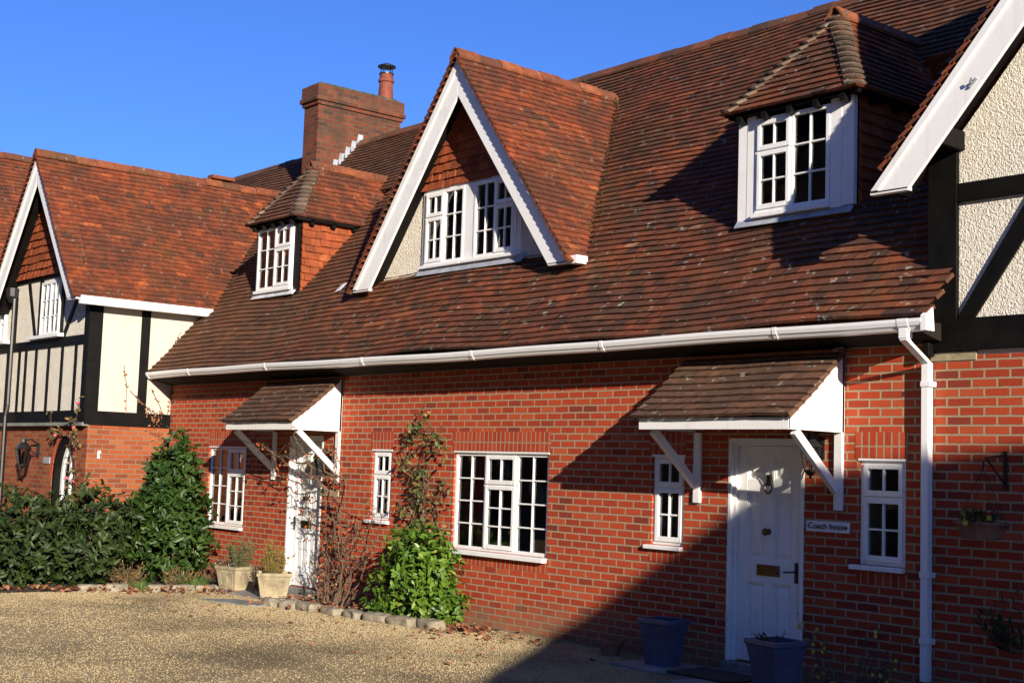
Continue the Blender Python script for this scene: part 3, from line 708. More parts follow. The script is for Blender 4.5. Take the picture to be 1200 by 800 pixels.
# --- hipped dormers
def hipped(xc,half,x0,x1,panels,winx,lights,dark_side,shade):
    zE=5.34; zA=6.42 if xc>-15 else 6.33; yE=.47; eh=half+.13; yA=yE+eh*.98
    mb=MB()
    for x in (x0,x1):
        s=.05 if x==x0 else -.05
        mb.prism([(x,DY+.01,zmain(DY)-.15),(x,DY+.01,5.36),(x,ymain(5.36)+.1,5.36)],(s,0,0))
    mb.box(x0,x1,DY+.012,DY+.05,4.15,4.29); mb.box(x0,x1,DY+.012,DY+.05,5.28,5.34); mb.box(x0,winx[0]+.01,DY+.012,DY+.05,4.29,5.28); mb.box(winx[1]-.01,x1,DY+.012,DY+.05,4.29,5.28)
    d=mb.build('hipped_dormer','dark_boards',house)
    # cheeks
    mb=MB()
    fn=plane((x1+.012,0,zmain(DY)-.12),(0,1,0),(0,0,1)); h=5.36-(zmain(DY)-.12)
    tiles(mb,fn,[(DY+.03,0),(DY+.25,0),(ymain(5.36)+.15,h),(DY+.03,h)],gauge=.11,tw=.165,lift=.028,jit=.008,sides=True)
    mb.build('cheek_tiles','hung_wall_tile',d); mb=MB()
    fn=plane((x0-.012,0,zmain(DY)-.12),(0,-1,0),(0,0,1))
    tiles(mb,fn,[(-DY-.03,0),(-DY-.25,0),(-(ymain(5.36)+.15),h),(-DY-.03,h)],gauge=.11,tw=.165,lift=.028,jit=.008,sides=True)
    mb.build('cheek_tiles','hung_wall_tile',d)
    # roof
    mb=MB(); sl=math.hypot(zA-zE,yA-yE)
    fn=plane((xc,yE,zE),(1,0,0),(0,yA-yE,zA-zE)); tiles(mb,lambda u,v,h_:fn(u,v,h_)+V((0,0,-.03*math.sin(math.pi*min(1,v/sl)))),[(-eh,0),(eh,0),(0.02,sl),(-.02,sl)])
    mb.build('hip_front_slope','weathered_roof_tile',d)
    mb=MB(); sl2=math.hypot(zA-zE,eh); yb0=ymain(zE)+.12; yb1=ymain(zA)+.12
    fnr=plane((xc+eh,0,zE),(0,1,0),(-eh,0,zA-zE)); tiles(mb,lambda u,v,h_:fnr(u,v,h_)+V((0,0,-.03*math.sin(math.pi*min(1,v/sl2)))),[(yE,0),(yb0,0),(yb1,sl2),(yA,sl2)])
    fnl=plane((xc-eh,0,zE),(0,-1,0),(eh,0,zA-zE)); tiles(mb,lambda u,v,h_:fnl(u,v,h_)+V((0,0,-.03*math.sin(math.pi*min(1,v/sl2)))),[(-yE,0),(-yb0,0),(-yb1,sl2),(-yA,sl2)])
    mb.build('dormer_roof','bright_roof_tile',d)
    mb=MB(); bonnets(mb,(xc+eh,yE,zE),(xc,yA,zA),(-1,0,0),(0,1,0)); bonnets(mb,(xc-eh,yE,zE),(xc,yA,zA),(1,0,0),(0,1,0)); mb.build('hip_tiles','old_hip_tile',d)
    mb=MB(); ridge(mb,(xc,yA-.08,zA+.05),(xc,ymain(zA)+.1,zA+.04)); mb.build('dormer_ridge_tiles','orange_ridge_tile',d)
    mb=MB() # dark soffit and rafter feet
    mb.hull8([(xc-eh+.04,yE+.05,zE-.03),(xc+eh-.04,yE+.05,zE-.03),(xc+eh-.04,ymain(zE)-.05,zE-.03),(xc-eh+.04,ymain(zE)-.05,zE-.03),
              (xc-eh+.06,yE+.07,zE+.005),(xc+eh-.06,yE+.07,zE+.005),(xc+eh-.06,ymain(zE),zE+.005),(xc-eh+.06,ymain(zE),zE+.005)])
    for i in range(5):
        x=xc-eh+.2+i*(2*eh-.4)/4; mb.box(x-.03,x+.03,yE+.035,DY,zE-.10,zE-.025)
    for i in range(3):
        y=DY+.15+i*.38; mb.box(x1,xc+eh-.02,y-.03,y+.03,zE-.10,zE-.025)
    mb.box(xc+eh-.045,xc+eh-.02,yE+.05,ymain(zE)-.1,zE-.045,zE+.0)
    mb.build('rafter_feet','black_timber',d)
    for a,b,zb,yy in panels:
        mb=MB(); mb.box(a,b,DY-.045-yy,DY+.01,zb,5.31); mb.build('side_panel','white_paint',d,bevel=.003)
    make_window(winx[0],winx[1],4.31,5.27,DY-.06,lights,house,sill=(.02,.02,.04,.05),head=False)
    room(x0+.09,x1-.09,DY+.051,2.1,4.24,5.31,d)
    mb=MB(); mb.prism([(x0,DY-.03,4.24),(x0,DY-.085,4.178),(x0,DY-.10,4.183),(x0,DY-.05,4.255)],(x1-x0+.0,0,0)); mb.build('lead_flashing','lead' if shade else 'bright_lead',d)  # shade put into the colour: darker lead on the shaded dormer
    return d
d1=hipped(-8.33,.70,-9.04,-7.63,[(-9.04,-8.925,4.25,0),(-8.922,-8.815,4.235,.004),(-7.895,-7.765,4.235,.004),(-7.762,-7.63,4.265,0)],(-8.81,-7.90),[(1,V22s),(1,F23)],False,True)
d1['label']='hipped dormer with white side panels, half in shadow'
d2=hipped(-18.26,.62,-18.88,-17.64,[],(-18.80,-17.75),[(1,F23),(1,V22s)],True,False)
d2['label']='narrow hipped dormer with orange tile-hung cheek'
for a,b in ((-17.745,-17.645),(-18.88,-18.805)):
    mb=MB(); mb.box(a,b,DY-.03,DY+.01,4.2,5.33); mb.build('corner_post','black_timber',d2)

# --- chimney
mb=MB()
cx0,cx1,cy0,cy1=-21.24,-20.76,2.76,4.56
mb.box(cx0,cx1,cy0,cy1,5.6,8.10); mb.box(cx0-.035,cx1+.035,cy0-.035,cy1+.035,8.10,8.17); mb.box(cx0-.07,cx1+.07,cy0-.07,cy1+.07,8.17,8.245)
mb.box(cx0-.045,cx1+.045,cy0-.045,cy1+.045,8.245,8.46)
ch=mb.build('chimney','chimney_brick',house)
mb=MB(); mb.hull8([(cx0-.03,cy0-.03,8.461),(cx1+.03,cy0-.03,8.461),(cx1+.03,cy1+.03,8.461),(cx0-.03,cy1+.03,8.461),(cx0+.06,cy0+.06,8.53),(cx1-.06,cy0+.06,8.53),(cx1-.06,cy1-.06,8.53),(cx0+.06,cy1-.06,8.53)]); mb.build('chimney_flaunching','mossy_stone',ch,bevel=.02)
mb=MB(); c=(-21.0,4.36,8.50); mb.lathe([(.145,0),(.135,.25),(.125,.36),(.15,.37),(.15,.42),(.13,.43),(.13,.52),(.115,.52),(.11,.1)],c,18); mb.build('chimney_pot','clay_pot',ch,smooth=False,bevel=.006)
mb=MB()
for a in range(4): t_=a*math.pi/2+.4; mb.tube([V(c)+V((.12*math.cos(t_),.12*math.sin(t_),.5)),V(c)+V((.13*math.cos(t_),.13*math.sin(t_),.66))],.008,4)
mb.lathe([(.17,.66),(.175,.68),(.06,.73),(.005,.735)],c,18); mb.lathe([(.14,.52),(.14,.54),(.11,.54),(.11,.52)],c,18); mb.build('chimney_cowl','black_iron',ch)
mb=MB()
for i in range(6):
    y=2.98+i*.125; z=zmain(y); mb.prism([(cx1+.004,y-.03,z-.0),(cx1+.004,y+.125,z+.11),(cx1+.004,y+.125,z+.25),(cx1+.004,y+.02,z+.25),(cx1+.004,y+.0,z+.14)],(.008,0,0))
mb.build('stepped_flashing','lead',ch)

# ------------------------------------------------------------------ left wing (timber framed)
lw=thing('timbered_house',(-22.2,-1.35,0),'black and white timbered house wing with bright orange tiled roof, leftmost in the photo','house')
LX0,LX1,LY=-25.2,XL,-1.35
ap=[]   # arched doorway notch
ac=-21.18; ar=.46; zs_=1.28; top=1.98
arch=[(ac-ar,-.3),(ac-ar,zs_)]
for i in range(1,9):
    a=i/9; arch.append((ac-ar+ar*(1-math.cos(a*math.pi/2))*1.0, zs_+(top-zs_)*math.sin(a*math.pi/2)))
right=[(2*ac-x,z) for x,z in arch[::-1]]
outline=[(LX0,-.3)]+arch+[(ac,top)]+right+[(LX1,-.3),(LX1,2.2),(LX0,2.2)]
mb=MB(); mb.prism([(x,LY,z) for x,z in outline],(0,.3,0)); mb.box(LX1-.3,LX1,LY+.3,3,-.3,2.2); mb.build('wall','orange_brick',lw)
mb=MB()  # brick ring round the arch
ring_o=[]
pts=arch[1:]+[(ac,top)]+right[:-1]
for i in range(len(pts)-1):
    (xa,za),(xb,zb)=pts[i],pts[i+1]
    def outp(x,z):
        dx,dz=x-ac,z-(zs_-.25); l=math.hypot(dx,dz); return (x+dx/l*.11,z+dz/l*.11)
    oa,ob=outp(xa,za),outp(xb,zb)
    mb.prism([(xa,LY-.006,za),(xb,LY-.006,zb),(ob[0],LY-.006,ob[1]),(oa[0],LY-.006,oa[1])],(0,.01,0))
mb.build('arch_ring','soldier_brick',lw)
mb=MB(); mb.box(ac-ar-.1,ac+ar+.1,LY+.301,LY+.32,-.3,2.1); ad=mb.build('arched_door_recess','black_timber',lw)
def archpoly(rw,zb,k,y):   # pointed white frame
    o=[(ac-rw,zb)]
    for i in range(0,10):
        a=i/9; o.append((ac-rw+rw*(1-math.cos(a*math.pi/2)),zs_+(top-k-zs_)*math.sin(a*math.pi/2)))
    o+=[(2*ac-x,z) for x,z in o[::-1][1:]]
    return [(x,y,z) for x,z in o]
mb=MB(); a_=archpoly(ar+.002,-.2,-.002,LY+.012); b_=archpoly(ar-.075,-.2,.085,LY+.012)
for i in range(len(a_)-1): mb.prism([a_[i],a_[i+1],b_[i+1],b_[i]],(0,.28,0))
mb.build('arched_door_frame','black_timber',lw)
mb=MB(); a_=archpoly(ar-.08,0,.09,LY+.12); b_=archpoly(ar-.16,.1,.18,LY+.12)
n=len(a_)
for i in range(n-1): mb.prism([a_[i],a_[i+1],b_[i+1],b_[i]],(0,.05,0))
mb.box(ac-.03,ac+.03,LY+.115,LY+.17,0,1.75); mb.box(ac-ar+.1,ac+ar-.1,LY+.118,LY+.165,.62,.72)
for z in (1.0,1.3,1.55): mb.box(ac-ar+.1,ac+ar-.1,LY+.125,LY+.155,z-.012,z+.012)
mb.box(ac-ar+.1,ac+ar-.1,LY+.13,LY+.16,0,.62)
dr=mb.build('arched_door','white_paint',lw)
mb=MB(); mb.prism([(p[0],LY+.145,p[2]) for p in b_],(0,.004,0)); mb.build('pane','window_glass',dr)
# upper storey
yu=-1.43
mb=MB(); mb.prism([(LX0,yu+.02,2.2),(LX1-.001,yu+.02,2.2),(LX1-.001,yu+.02,4.15),(WX+hw(4.6)*0+1.5,yu+.02,4.6),(WX-1.5,yu+.02,4.6),(LX0,yu+.02,4.15)],(0,.2,0)); mb.build('front_panel','roughcast',lw)
mb=MB(); mb.box(LX1-.2,LX1,yu+.221,3.2,2.2,4.2); mb.build('side_panel','cream_paint',lw)
mb=MB()
def tb(x0,x1,z0,z1,y=yu): mb.box(x0,x1,y-.0,y+.03,z0,z1)
tb(LX0,LX1+.001,3.41,3.555,yu-.002); tb(LX0,LX1+.008,2.19,2.375,yu-.004)
for x in (-23.75,-23.2,-22.90,-22.44,-21.90,-21.33,-20.78): tb(x-.04,x+.04,2.375,3.41)
tb(-24.3,-24.2,2.375,3.41); 
tb(-20.48,-20.31,2.375,4.15,yu-.003)
tb(-22.45,-22.31,3.555,4.6,yu-.001); tb(-21.49,-21.38,3.555,4.6,yu-.001); tb(-23.6,-23.45,3.555,4.35,yu-.001)
mb.bar((-22.95,yu+.014,4.55),(-22.53,yu+.014,3.56),.028,.085,(1,0,.4)); mb.bar((-20.80,yu+.014,4.2),(-21.33,yu+.014,3.56),.028,.09,(1,0,-.6))
tb(-23.5,-20.55,4.56,4.64,yu-.002)
# right-hand side wall timbers
def ts(y0,y1,z0,z1): mb.box(LX1-.02,LX1+.012,y0,y1,z0,z1)
ts(yu+.001,-1.21,2.375,4.2); ts(-.57,-.42,2.375,4.2); mb.box(LX1-.02,LX1+.035,yu+.002,3,2.16,2.372)
mb.build('timber_frame','black_timber',lw)
mb=MB(); mb.box(LX0,LX1+.02,yu-.02,LY,2.135,2.187); mb.build('jetty_board','slab_stone',lw)
mb=MB(); zt2=4.62; fn=plane((0,yu-.012,zt2),(1,0,0),(0,0,1)); hh_=WZ-zt2; wv=hh_/WS
tiles(mb,fn,[(WX-wv,0),(WX+wv,0),(WX,hh_)],gauge=.13,tw=.165,lift=.032,jit=.01,sides=True); mb.add([(WX-wv,yu,zt2),(WX+wv,yu,zt2),(WX,yu,WZ)],[(0,1,2)]); mb.build('hung_tiles','hung_wall_tile',lw)
make_window(-22.29,-21.50,3.62,4.50,yu-.03,[(1,F23),(1,F23)],lw,sill=(.35,.2,.07,.06),head=False,mull=.05)
make_window(-24.75,-23.93,3.62,4.50,yu-.03,[(1,F23),(1,F23)],lw,sill=(.1,.2,.07,.06),head=False,mull=.05)
glass_back(-22.27,-21.52,3.62,4.5,yu+.013,lw); glass_back(-24.73,-23.95,3.62,4.5,yu+.013,lw)
# wing roof
mb=MB(); wfy=-1.82; whx=1.97; we=WZ-WS*whx
fn=plane((WX+whx,0,we),(0,1,0),(-1,0,WS)); Ls=math.hypot(whx,whx*WS)
tiles(mb,lambda u,v,h:fn(u,v,h)+V((0,0,.016*math.sin(u*1.7+v*2)-.03*math.sin(math.pi*v/Ls))),[(wfy,0),(ymain(we)+.15,0),(ymain(WZ)+.15,Ls),(wfy,Ls)])
fn2=plane((WX-whx,0,we),(0,-1,0),(1,0,WS)); tiles(mb,fn2,[(-wfy,0),(-(ymain(we)+.15),0),(-(ymain(WZ)+.15),Ls),(-wfy,Ls)])
wr=mb.build('roof','bright_roof_tile',lw)
mb=MB(); ridge(mb,(WX,wfy,WZ+.05),(WX,ymain(WZ)+.1,WZ+.05)); mb.box(WX-.1,WX+.1,1.35,1.8,WZ+.09,WZ+.15); mb.build('ridge_tiles','orange_ridge_tile',wr)
barge(lw,WX,WZ,WS,wfy+.06,whx,4.06,bw=.27,under=.36)
mb=MB(); mb.prism([(WX+whx-.06,wfy+.12,we+.03),(WX+whx+.03,wfy+.12,we+.03),(WX+whx+.05,wfy+.12,we-.03),(WX+whx+.02,wfy+.12,we-.10),(WX+whx-.06,wfy+.12,we-.10)],(0,ymain(we)-wfy-.1,0)); mb.build('gutter','white_plastic',lw,bevel=.008)
mb=MB(); mb.tube([(-23.42,yu-.06,4.32),(-23.42,yu-.06,2.5),(-23.44,yu-.08,2.3),(-23.44,yu-.08,-.1)],.035,8); mb.lathe([(.05,-.1),(.11,.0),(.12,.14),(.11,.14)],(-23.5,yu-.08,4.36),10); mb.tube([(-23.7,yu-.1,4.6),(-23.5,yu-.08,4.42)],.035,8); mb.build('downpipe','black_iron',lw)
mb=MB(); mb.box(LX1+.001,LX1+.012,-1.17,-1.13,1.64,1.76); mb.tube([(LX1+.01,-1.15,1.74),(LX1+.06,-1.15,1.72),(LX1+.07,-1.15,1.76)],.012,6); mb.build('wall_hook','white_paint',lw)

# neighbouring tiled wing beyond
nb=thing('tiled_house',(-27.6,0,0),'orange tiled roof of a farther house wing showing left of the timbered gable','house')
NX,NZ=-27.6,7.66; hx=2.5; s_=1.35; ze=NZ-s_*hx
mb=MB(); Ln=math.hypot(hx,hx*s_); fn=plane((NX+hx,0,ze),(0,1,0),(-1,0,s_)); tiles(mb,fn,[(-2.2,0),(2.4,0),(2.4,Ln),(-2.2,Ln)])
fn=plane((NX-hx,0,ze),(0,-1,0),(1,0,s_)); tiles(mb,fn,[(2.2,0),(-2.4,0),(-2.4,Ln),(2.2,Ln)],gauge=.1)
r_=mb.build('roof','bright_roof_tile',nb)
mb=MB(); ridge(mb,(NX,-2.2,NZ+.05),(NX,2.4,NZ+.05)); mb.build('ridge_tiles','orange_ridge_tile',r_)
mb=MB(); mb.prism([(NX-2.2,-1.9,-.3),(NX+2.2,-1.9,-.3),(NX+2.2,-1.9,ze+.3),(NX,-1.9,NZ-.1),(NX-2.2,-1.9,ze+.3)],(0,4.1,0)); mb.build('wall','cream_paint',nb)

# ------------------------------------------------------------------ right gabled cross wing
rg=thing('gabled_house',(-4.0,0,0),'roughcast gable with black timbers over red brick, cut off at the right edge','house')
RX1=-.6
mb=MB(); mb.box(XR+.001,RX1,0,.26,-.3,2.73); mb.build('wall','red_brick',rg)
mb=MB(); mb.box(XR,-5.98,-.012,.02,2.69,2.765); mb.build('stone_pad','pale_stone',rg,bevel=.006)
mb=MB(); zz=RFZ+RS*(-6.38-RFX); mb.prism([(-6.38,.01,2.73),(RX1+.2,.01,2.73),(RX1+.2,.01,zz),(RX,.01,zright(RX)-.2),(-6.38,.01,zz-.2)],(0,.2,0)); mb.build('gable_panel','roughcast',rg)
mb=MB(); y=-.03
mb.box(XR-.03,RX1,y-.012,.03,2.77,3.03); mb.box(XR-.02,-6.15,y,.03,3.03,zright(-6.3)-.1); mb.box(-6.15,RX1,y+.002,.03,3.99,4.145)
mb.bar((-6.12,y+.02,2.99),(-5.0,y+.02,4.42),.036,.17,(-1,0,.78)) if False else mb.prism([(-6.149,y+.004,3.031),(-5.99,y+.004,3.031),(-5.30,y+.004,3.989),(-5.50,y+.004,3.989)],(0,.03,0))
mb.box(-4.2,-4.05,y,.03,3.03,3.99); mb.box(-2.3,-2.15,y,.03,3.03,3.99); mb.box(-3.2,-3.0,y,.03,4.145,7.2)
mb.box(-6.34,-6.10,-.36,.03,4.42,4.58)
mb.box(-6.42,-6.36,-.10,.02,2.73,3.4)
mb.build('timber_frame','black_timber',rg,bevel=.006)
rby=-.42
mb=MB(); whx=RX-RFX; Ls=math.hypot(whx,whx*RS)
fn=plane((RFX-.02,0,RFZ-.02*RS+.02),(0,-1,0),(1,0,RS)); tiles(mb,fn,[(-(rby-.03),0),(-(ymain(RFZ)+.2),0),(-(ymain(zright(RX))+.2),Ls),(-(rby-.03),Ls)])
fn=plane((2*RX-RFX+.02,0,RFZ),(0,1,0),(-1,0,RS)); tiles(mb,fn,[(rby-.03,0),(4,0),(4,Ls),(rby-.03,Ls)],gauge=.1)
rr=mb.build('roof','bright_roof_tile',rg)
barge(rg,RX,zright(RX),RS,rby,whx,4.07,bw=.275,under=.40)
mb=MB(); mb.tube([(-5.77,rby-.001,4.84),(-5.77,rby-.035,4.83),(-5.75,rby-.045,4.86)],.008,6); mb.tube([(-5.79,rby-.008,4.80),(-5.73,rby-.008,4.86)],.012,6); mb.build('cable_hook','lead',rg)

# ------------------------------------------------------------------ unseen barn added at the right, outline shaped to throw the big shadow
bn=thing('shadow_barn',(14,-6,0),'unseen dark barn added beyond the right edge, its gambrel outline shaped to throw the big shadow','barn')
mb=MB(); prof=[(4.3,-.1),(4.3,4.1),(5.29,4.62),(7.73,5.74),(9.45,6.58),(11.46,7.78),(11.85,7.98),(12.84,8.20),(14.42,8.42),(16.5,8.62),(24,4),(24,-.1)]
n=len(prof); fr_=[(x,-8,z) for x,z in prof]; bk=[(x,-3.5,max(-.1,z-2.6) if z>0 else z) for x,z in prof]
mb.add(fr_+bk,[tuple(range(n)),tuple(range(2*n-1,n-1,-1))]+[(i,i+n,(i+1)%n+n,(i+1)%n) for i in range(n)])
mb.build('shadow_barn_body','dark_boards',bn)

# unseen terrace added behind the camera to block low southern skylight
oh=thing('sky_block_terrace',(-24,-16,0),'unseen brick terrace added behind the viewer to block low skylight','house')
mb=MB(); mb.box(-62,3,-24,-16,-.1,9.0); mb.build('wall','orange_brick',oh)
mb=MB(); mb.prism([(-62.4,-15.6,8.9),(-62.4,-20,13.6),(-62.4,-24.4,8.9)],(65.8,0,0)); mb.build('roof','dark_boards',oh)
for i in range(14):
    mb=MB(); x=-58+i*4.4; mb.box(x,x+1.2,-15.995,-15.95,1.0,2.4); mb.build('window','window_glass',oh)

# ------------------------------------------------------------------ small things on the walls
def lantern(name,loc,size,arm,label,hang=True):
    x,y,z=loc; o=thing(name,loc,label,'lantern','wall lanterns'); s=size
    c=V((x,y-arm,z)) # centre of the lantern body
    mb=MB(); mb.box(x-.05*s,x+.05*s,y-.015,y,z-.02*s,z+.24*s)
    mb.tube([(x,y-.01,z+.2*s),(x,y-arm*.5,z+.30*s),(x,y-arm,z+.27*s)],.012*s+.004,6); mb.tube([(x,y-.01,z+.02*s),(x,y-arm*.5,z+.10*s),(x,y-arm*.8,z+.24*s)],.009*s,5); mb.build('wall_bracket','black_iron',o)
    mb=MB(); mb.lathe([(.14*s,.12*s),(.155*s,.13*s),(.11*s,.18*s),(.05*s,.24*s),(.045*s,.30*s),(.02*s,.31*s)],c,6); mb.lathe([(.01*s,-.26*s),(.02*s,-.22*s),(.075*s,-.18*s),(.08*s,-.155*s),(.06*s,-.15*s)],c,6)
    for j in range(6):
        a=2*math.pi*j/6; mb.tube([c+V((.075*s*math.cos(a),.075*s*math.sin(a),-.16*s)),c+V((.135*s*math.cos(a),.135*s*math.sin(a),.125*s))],.008*s,4)
    mb.build('lantern_cage','black_iron',o)
    mb=MB(); mb.lathe([(.065*s,-.155*s),(.122*s,.118*s)],c,6); mb.build('lantern_glass','window_glass',o)
    return o
lantern('wall_lantern',(-7.50,0,1.88),.72,.15,'black iron lantern on the wall under the right-hand porch beside the shaded white door')
lantern('wall_lantern',(-15.50,0,1.66),.72,.15,'black iron lantern behind rose stems right of the left white front door')
lantern('wall_lantern',(-22.25,LY,1.64),.92,.26,'large black iron lantern on the orange brick left of the arched doorway')

def text_mesh(txt,size,x,y,z):
    cu=bpy.data.curves.new('lettering','FONT'); cu.body=txt; cu.size=size; cu.extrude=.0015; cu.align_x='CENTER'; cu.align_y='CENTER'
    cu.space_character=1.05; cu.offset=.0012
    ob=bpy.data.objects.new('lettering',cu); COL.objects.link(ob)
    dg=bpy.context.evaluated_depsgraph_get(); me=bpy.data.meshes.new_from_object(ob.evaluated_get(dg))
    COL.objects.unlink(ob); bpy.data.objects.remove(ob)
    mb=MB(); mb.add([(x+v.co.x,y-v.co.z,z+v.co.y) for v in me.vertices],[tuple(p.vertices) for p in me.polygons]); return mb
def sign(x0,x1,z0,z1,y,label,txt=None,mat='sign_paint'):
    s=thing('house_sign',((x0+x1)/2,y,z0),label,'sign')
    mb=MB(); mb.box(x0,x1,y-.016,y-.001,z0,z1); mb.build('sign_board',mat,s,bevel=.003)
    if txt:
        xm=(x0+x1)/2; zm=(z0+z1)/2
        mb=text_mesh(txt,.074,xm,y-.018,zm+.002); 
        for sx in (-1,1):
            c=(xm+sx*.205,zm); mb.prism([(c[0]-.014,y-.0185,c[1]),(c[0],y-.0185,c[1]-.008),(c[0]+.014,y-.0185,c[1]),(c[0],y-.0185,c[1]+.008)],(0,.002,0))
        mb.build('lettering','letter_black',s)
    return s
sign(-7.645,-7.185,1.237,1.331,0,'white Coach house name board on the brick between shaded door and narrow window','Coach house')
sign(-15.69,-15.25,1.255,1.335,0,'weathered pale house name board right of the left front door','' ,'pale_stone')
sign(-22.0,-21.72,1.53,1.63,LY,'small grey name plate between the large lantern and the arched doorway','','lead')

# hanging bracket and trough
hb=thing('hanging_bracket',(-5.73,0,1.67),'black iron hanging bracket fixed to the brick near the right edge','bracket')
mb=MB(); mb.box(-5.745,-5.715,-.012,0,1.66,1.96); mb.build('back_plate','black_iron',hb)
mb=MB(); mb.tube([(-5.73,-.01,1.93),(-5.73,-.30,1.90),(-5.73,-.33,1.87),(-5.73,-.32,1.83),(-5.73,-.29,1.85)],.008,6); mb.tube([(-5.73,-.01,1.70),(-5.73,-.27,1.89)],.007,6); mb.build('bracket_arm','black_iron',hb)
tb_=thing('hanging_basket',(-5.75,-.31,1.28),'shaded terracotta hanging trough with small plants under the iron bracket','hanging basket')
mb=MB(); mb.hull8([(-5.88,-.38,1.28),(-5.62,-.38,1.28),(-5.62,-.24,1.28),(-5.88,-.24,1.28),(-5.92,-.41,1.40),(-5.58,-.41,1.40),(-5.58,-.21,1.40),(-5.92,-.21,1.40)]); mb.box(-5.93,-5.57,-.42,-.20,1.385,1.41); mb.build('trough','terracotta',tb_,bevel=.008)
mb=MB()
for x,y in ((-5.9,-.4),(-5.6,-.4),(-5.6,-.22),(-5.9,-.22)): mb.tube([(x,y,1.40),(-5.735,-.315,1.83)],.0025,4)
mb.build('chains','black_iron',tb_)

# ------------------------------------------------------------------ planting helpers
def leaf_mesh(pts,nrm,dirs,size,wid,tint,mb,droop=.25):
    """curved six-sided leaf blades"""
    P=np.asarray(pts);D=np.asarray(dirs);Nn=np.asarray(nrm)
    D/=np.linalg.norm(D,axis=1,keepdims=True); S_=np.cross(D,Nn); S_/=np.linalg.norm(S_,axis=1,keepdims=True)+1e-9; Nn=np.cross(S_,D)
    for i in range(len(P)):
        p,d,s,n=P[i],D[i],S_[i],Nn[i]; l=size[i]; w_=l*wid
        a=p; b=p+d*l*.35+s*w_*.5+n*l*.06; c=p+d*l*.35-s*w_*.5+n*l*.06; m1=p+d*l*.38-n*l*.02
        e=p+d*l*.72+s*w_*.42+n*l*(.03-droop*.2); f=p+d*l*.72-s*w_*.42+n*l*(.03-droop*.2); m2=p+d*l*.75-n*l*(.05+droop*.2); g=p+d*l-n*l*droop*.5
        mb.add([a,b,m1,c,e,m2,f,g],[(0,1,2),(0,2,3),(1,4,5,2),(2,5,6,3),(4,7,5),(5,7,6)],tint[i])
def rand_dirs(n):
    d=rng.normal(size=(n,3)); return d/np.linalg.norm(d,axis=1,keepdims=True)
def blob_leaves(mb,lobes,n,size,wid,bright=.0,droop=.25,shell=.45,up=.35,zmin=-.05):
    """leaves spread through the outer volume of overlapping lobes (cx,cy,cz,rx,ry,rz), in whorls at twig ends"""
    wts=np.array([l[3]*l[5]+l[4]*l[5] for l in lobes]); wts/=wts.sum()
    k=0
    while k<n:
        l=lobes[rng.choice(len(lobes),p=wts)]; d=rand_dirs(1)[0]; r=1-shell*rng.random()**1.6
        r*=1+.10*math.sin(d[0]*5+l[0]*3)+.10*math.sin(d[2]*7+d[1]*4+l[1])
        p=np.array(l[:3])+d*r*np.array(l[3:6])
        if p[2]<G+zmin+.05: continue
        m=int(rng.integers(4,8)); tn=rng.random()
        out=d*np.array([1/l[3],1/l[4],1/l[5]]); out/=np.linalg.norm(out); out+=np.array([0,0,up])+rng.normal(size=3)*.25; out/=np.linalg.norm(out)
        dirs=[];pts=[];nr=[];sz=[];tt=[]
        for j in range(m):
            v=rand_dirs(1)[0]; v-=out*v.dot(out)*.8; v=v/np.linalg.norm(v)*.9+out*rng.uniform(.2,.9)
            dirs.append(v); pts.append(p+rng.normal(size=3)*size*.18); nr.append(out+rng.normal(size=3)*.2); sz.append(size*rng.uniform(.65,1.25)); tt.append(min(1,max(0,tn*.6+rng.random()*.4+bright*(r-.8))))
        leaf_mesh(pts,nr,dirs,sz,wid,tt,mb,droop); k+=m
def shrub(name,loc,label,cat,lobes,n,size,wid,mat,stems,group=None,**kw):
    o=thing(name,loc,label,cat,group)
    mb=MB(); blob_leaves(mb,lobes,n,size,wid,**kw); mb.build('foliage',mat,o,smooth=True)
    mb=MB(); b=V(loc)
    for l in stems:
        c=V(l[:3]); q=b+V((rng.normal()*.05,rng.normal()*.05,0)); path=[q.lerp(c,k)+V(tuple(rng.normal(size=3)*.03*(k>0))) for k in (0,.3,.6,.9)]
        mb.tube(path,[.022,.018,.013,.008],6)
        for j in range(5):
            e=c+V(tuple(rand_dirs(1)[0]*np.array(l[3:6])*.8)); st=path[2]; mb.tube([st,st.lerp(e,.5)+V((0,0,.03)),e],[.010,.007,.004],5)
    mb.build('stem','bark',o); return o
# tall laurel by the corner
lob=[(-18.35,-.85,.45,.68,.62,.60),(-18.4,-.80,1.0,.60,.52,.55),(-18.45,-.75,1.45,.40,.36,.42),(-18.2,-.95,.75,.52,.5,.5),(-18.5,-.75,1.80,.17,.16,.30),(-18.75,-.9,.7,.5,.5,.5),(-18.28,-.7,1.72,.14,.13,.22),(-18.7,-.9,1.45,.2,.2,.3)]
shrub('laurel_bush',(-18.35,-.8,G),'tall pointed dark green laurel bush in front of the leftmost ground floor window','bush',lob,7000,.12,.36,'laurel_leaf',lob)
# rhododendron mass
lob=[(-19.2,-2.2,.45,.75,.75,.62),(-18.7,-2.6,.40,.7,.7,.55),(-18.6,-3.2,.35,.6,.7,.55),(-19.4,-2.7,.75,.6,.6,.5),(-18.5,-1.9,.45,.6,.6,.60),(-19.0,-1.9,.75,.5,.5,.60),(-18.9,-3.5,.45,.7,.7,.6),(-19.6,-3.6,.5,.8,.8,.65),(-18.25,-2.35,.15,.45,.55,.35),(-18.25,-3.2,.12,.4,.6,.35),(-18.3,-1.7,.7,.35,.35,.45)]
shrub('rhododendron_bush',(-18.9,-2.6,G),'broad low dull green rhododendron bush at the left edge before the timbered house','bush',lob,9500,.125,.36,'dull_leaf',lob,droop=.5,up=.15,shell=.5)
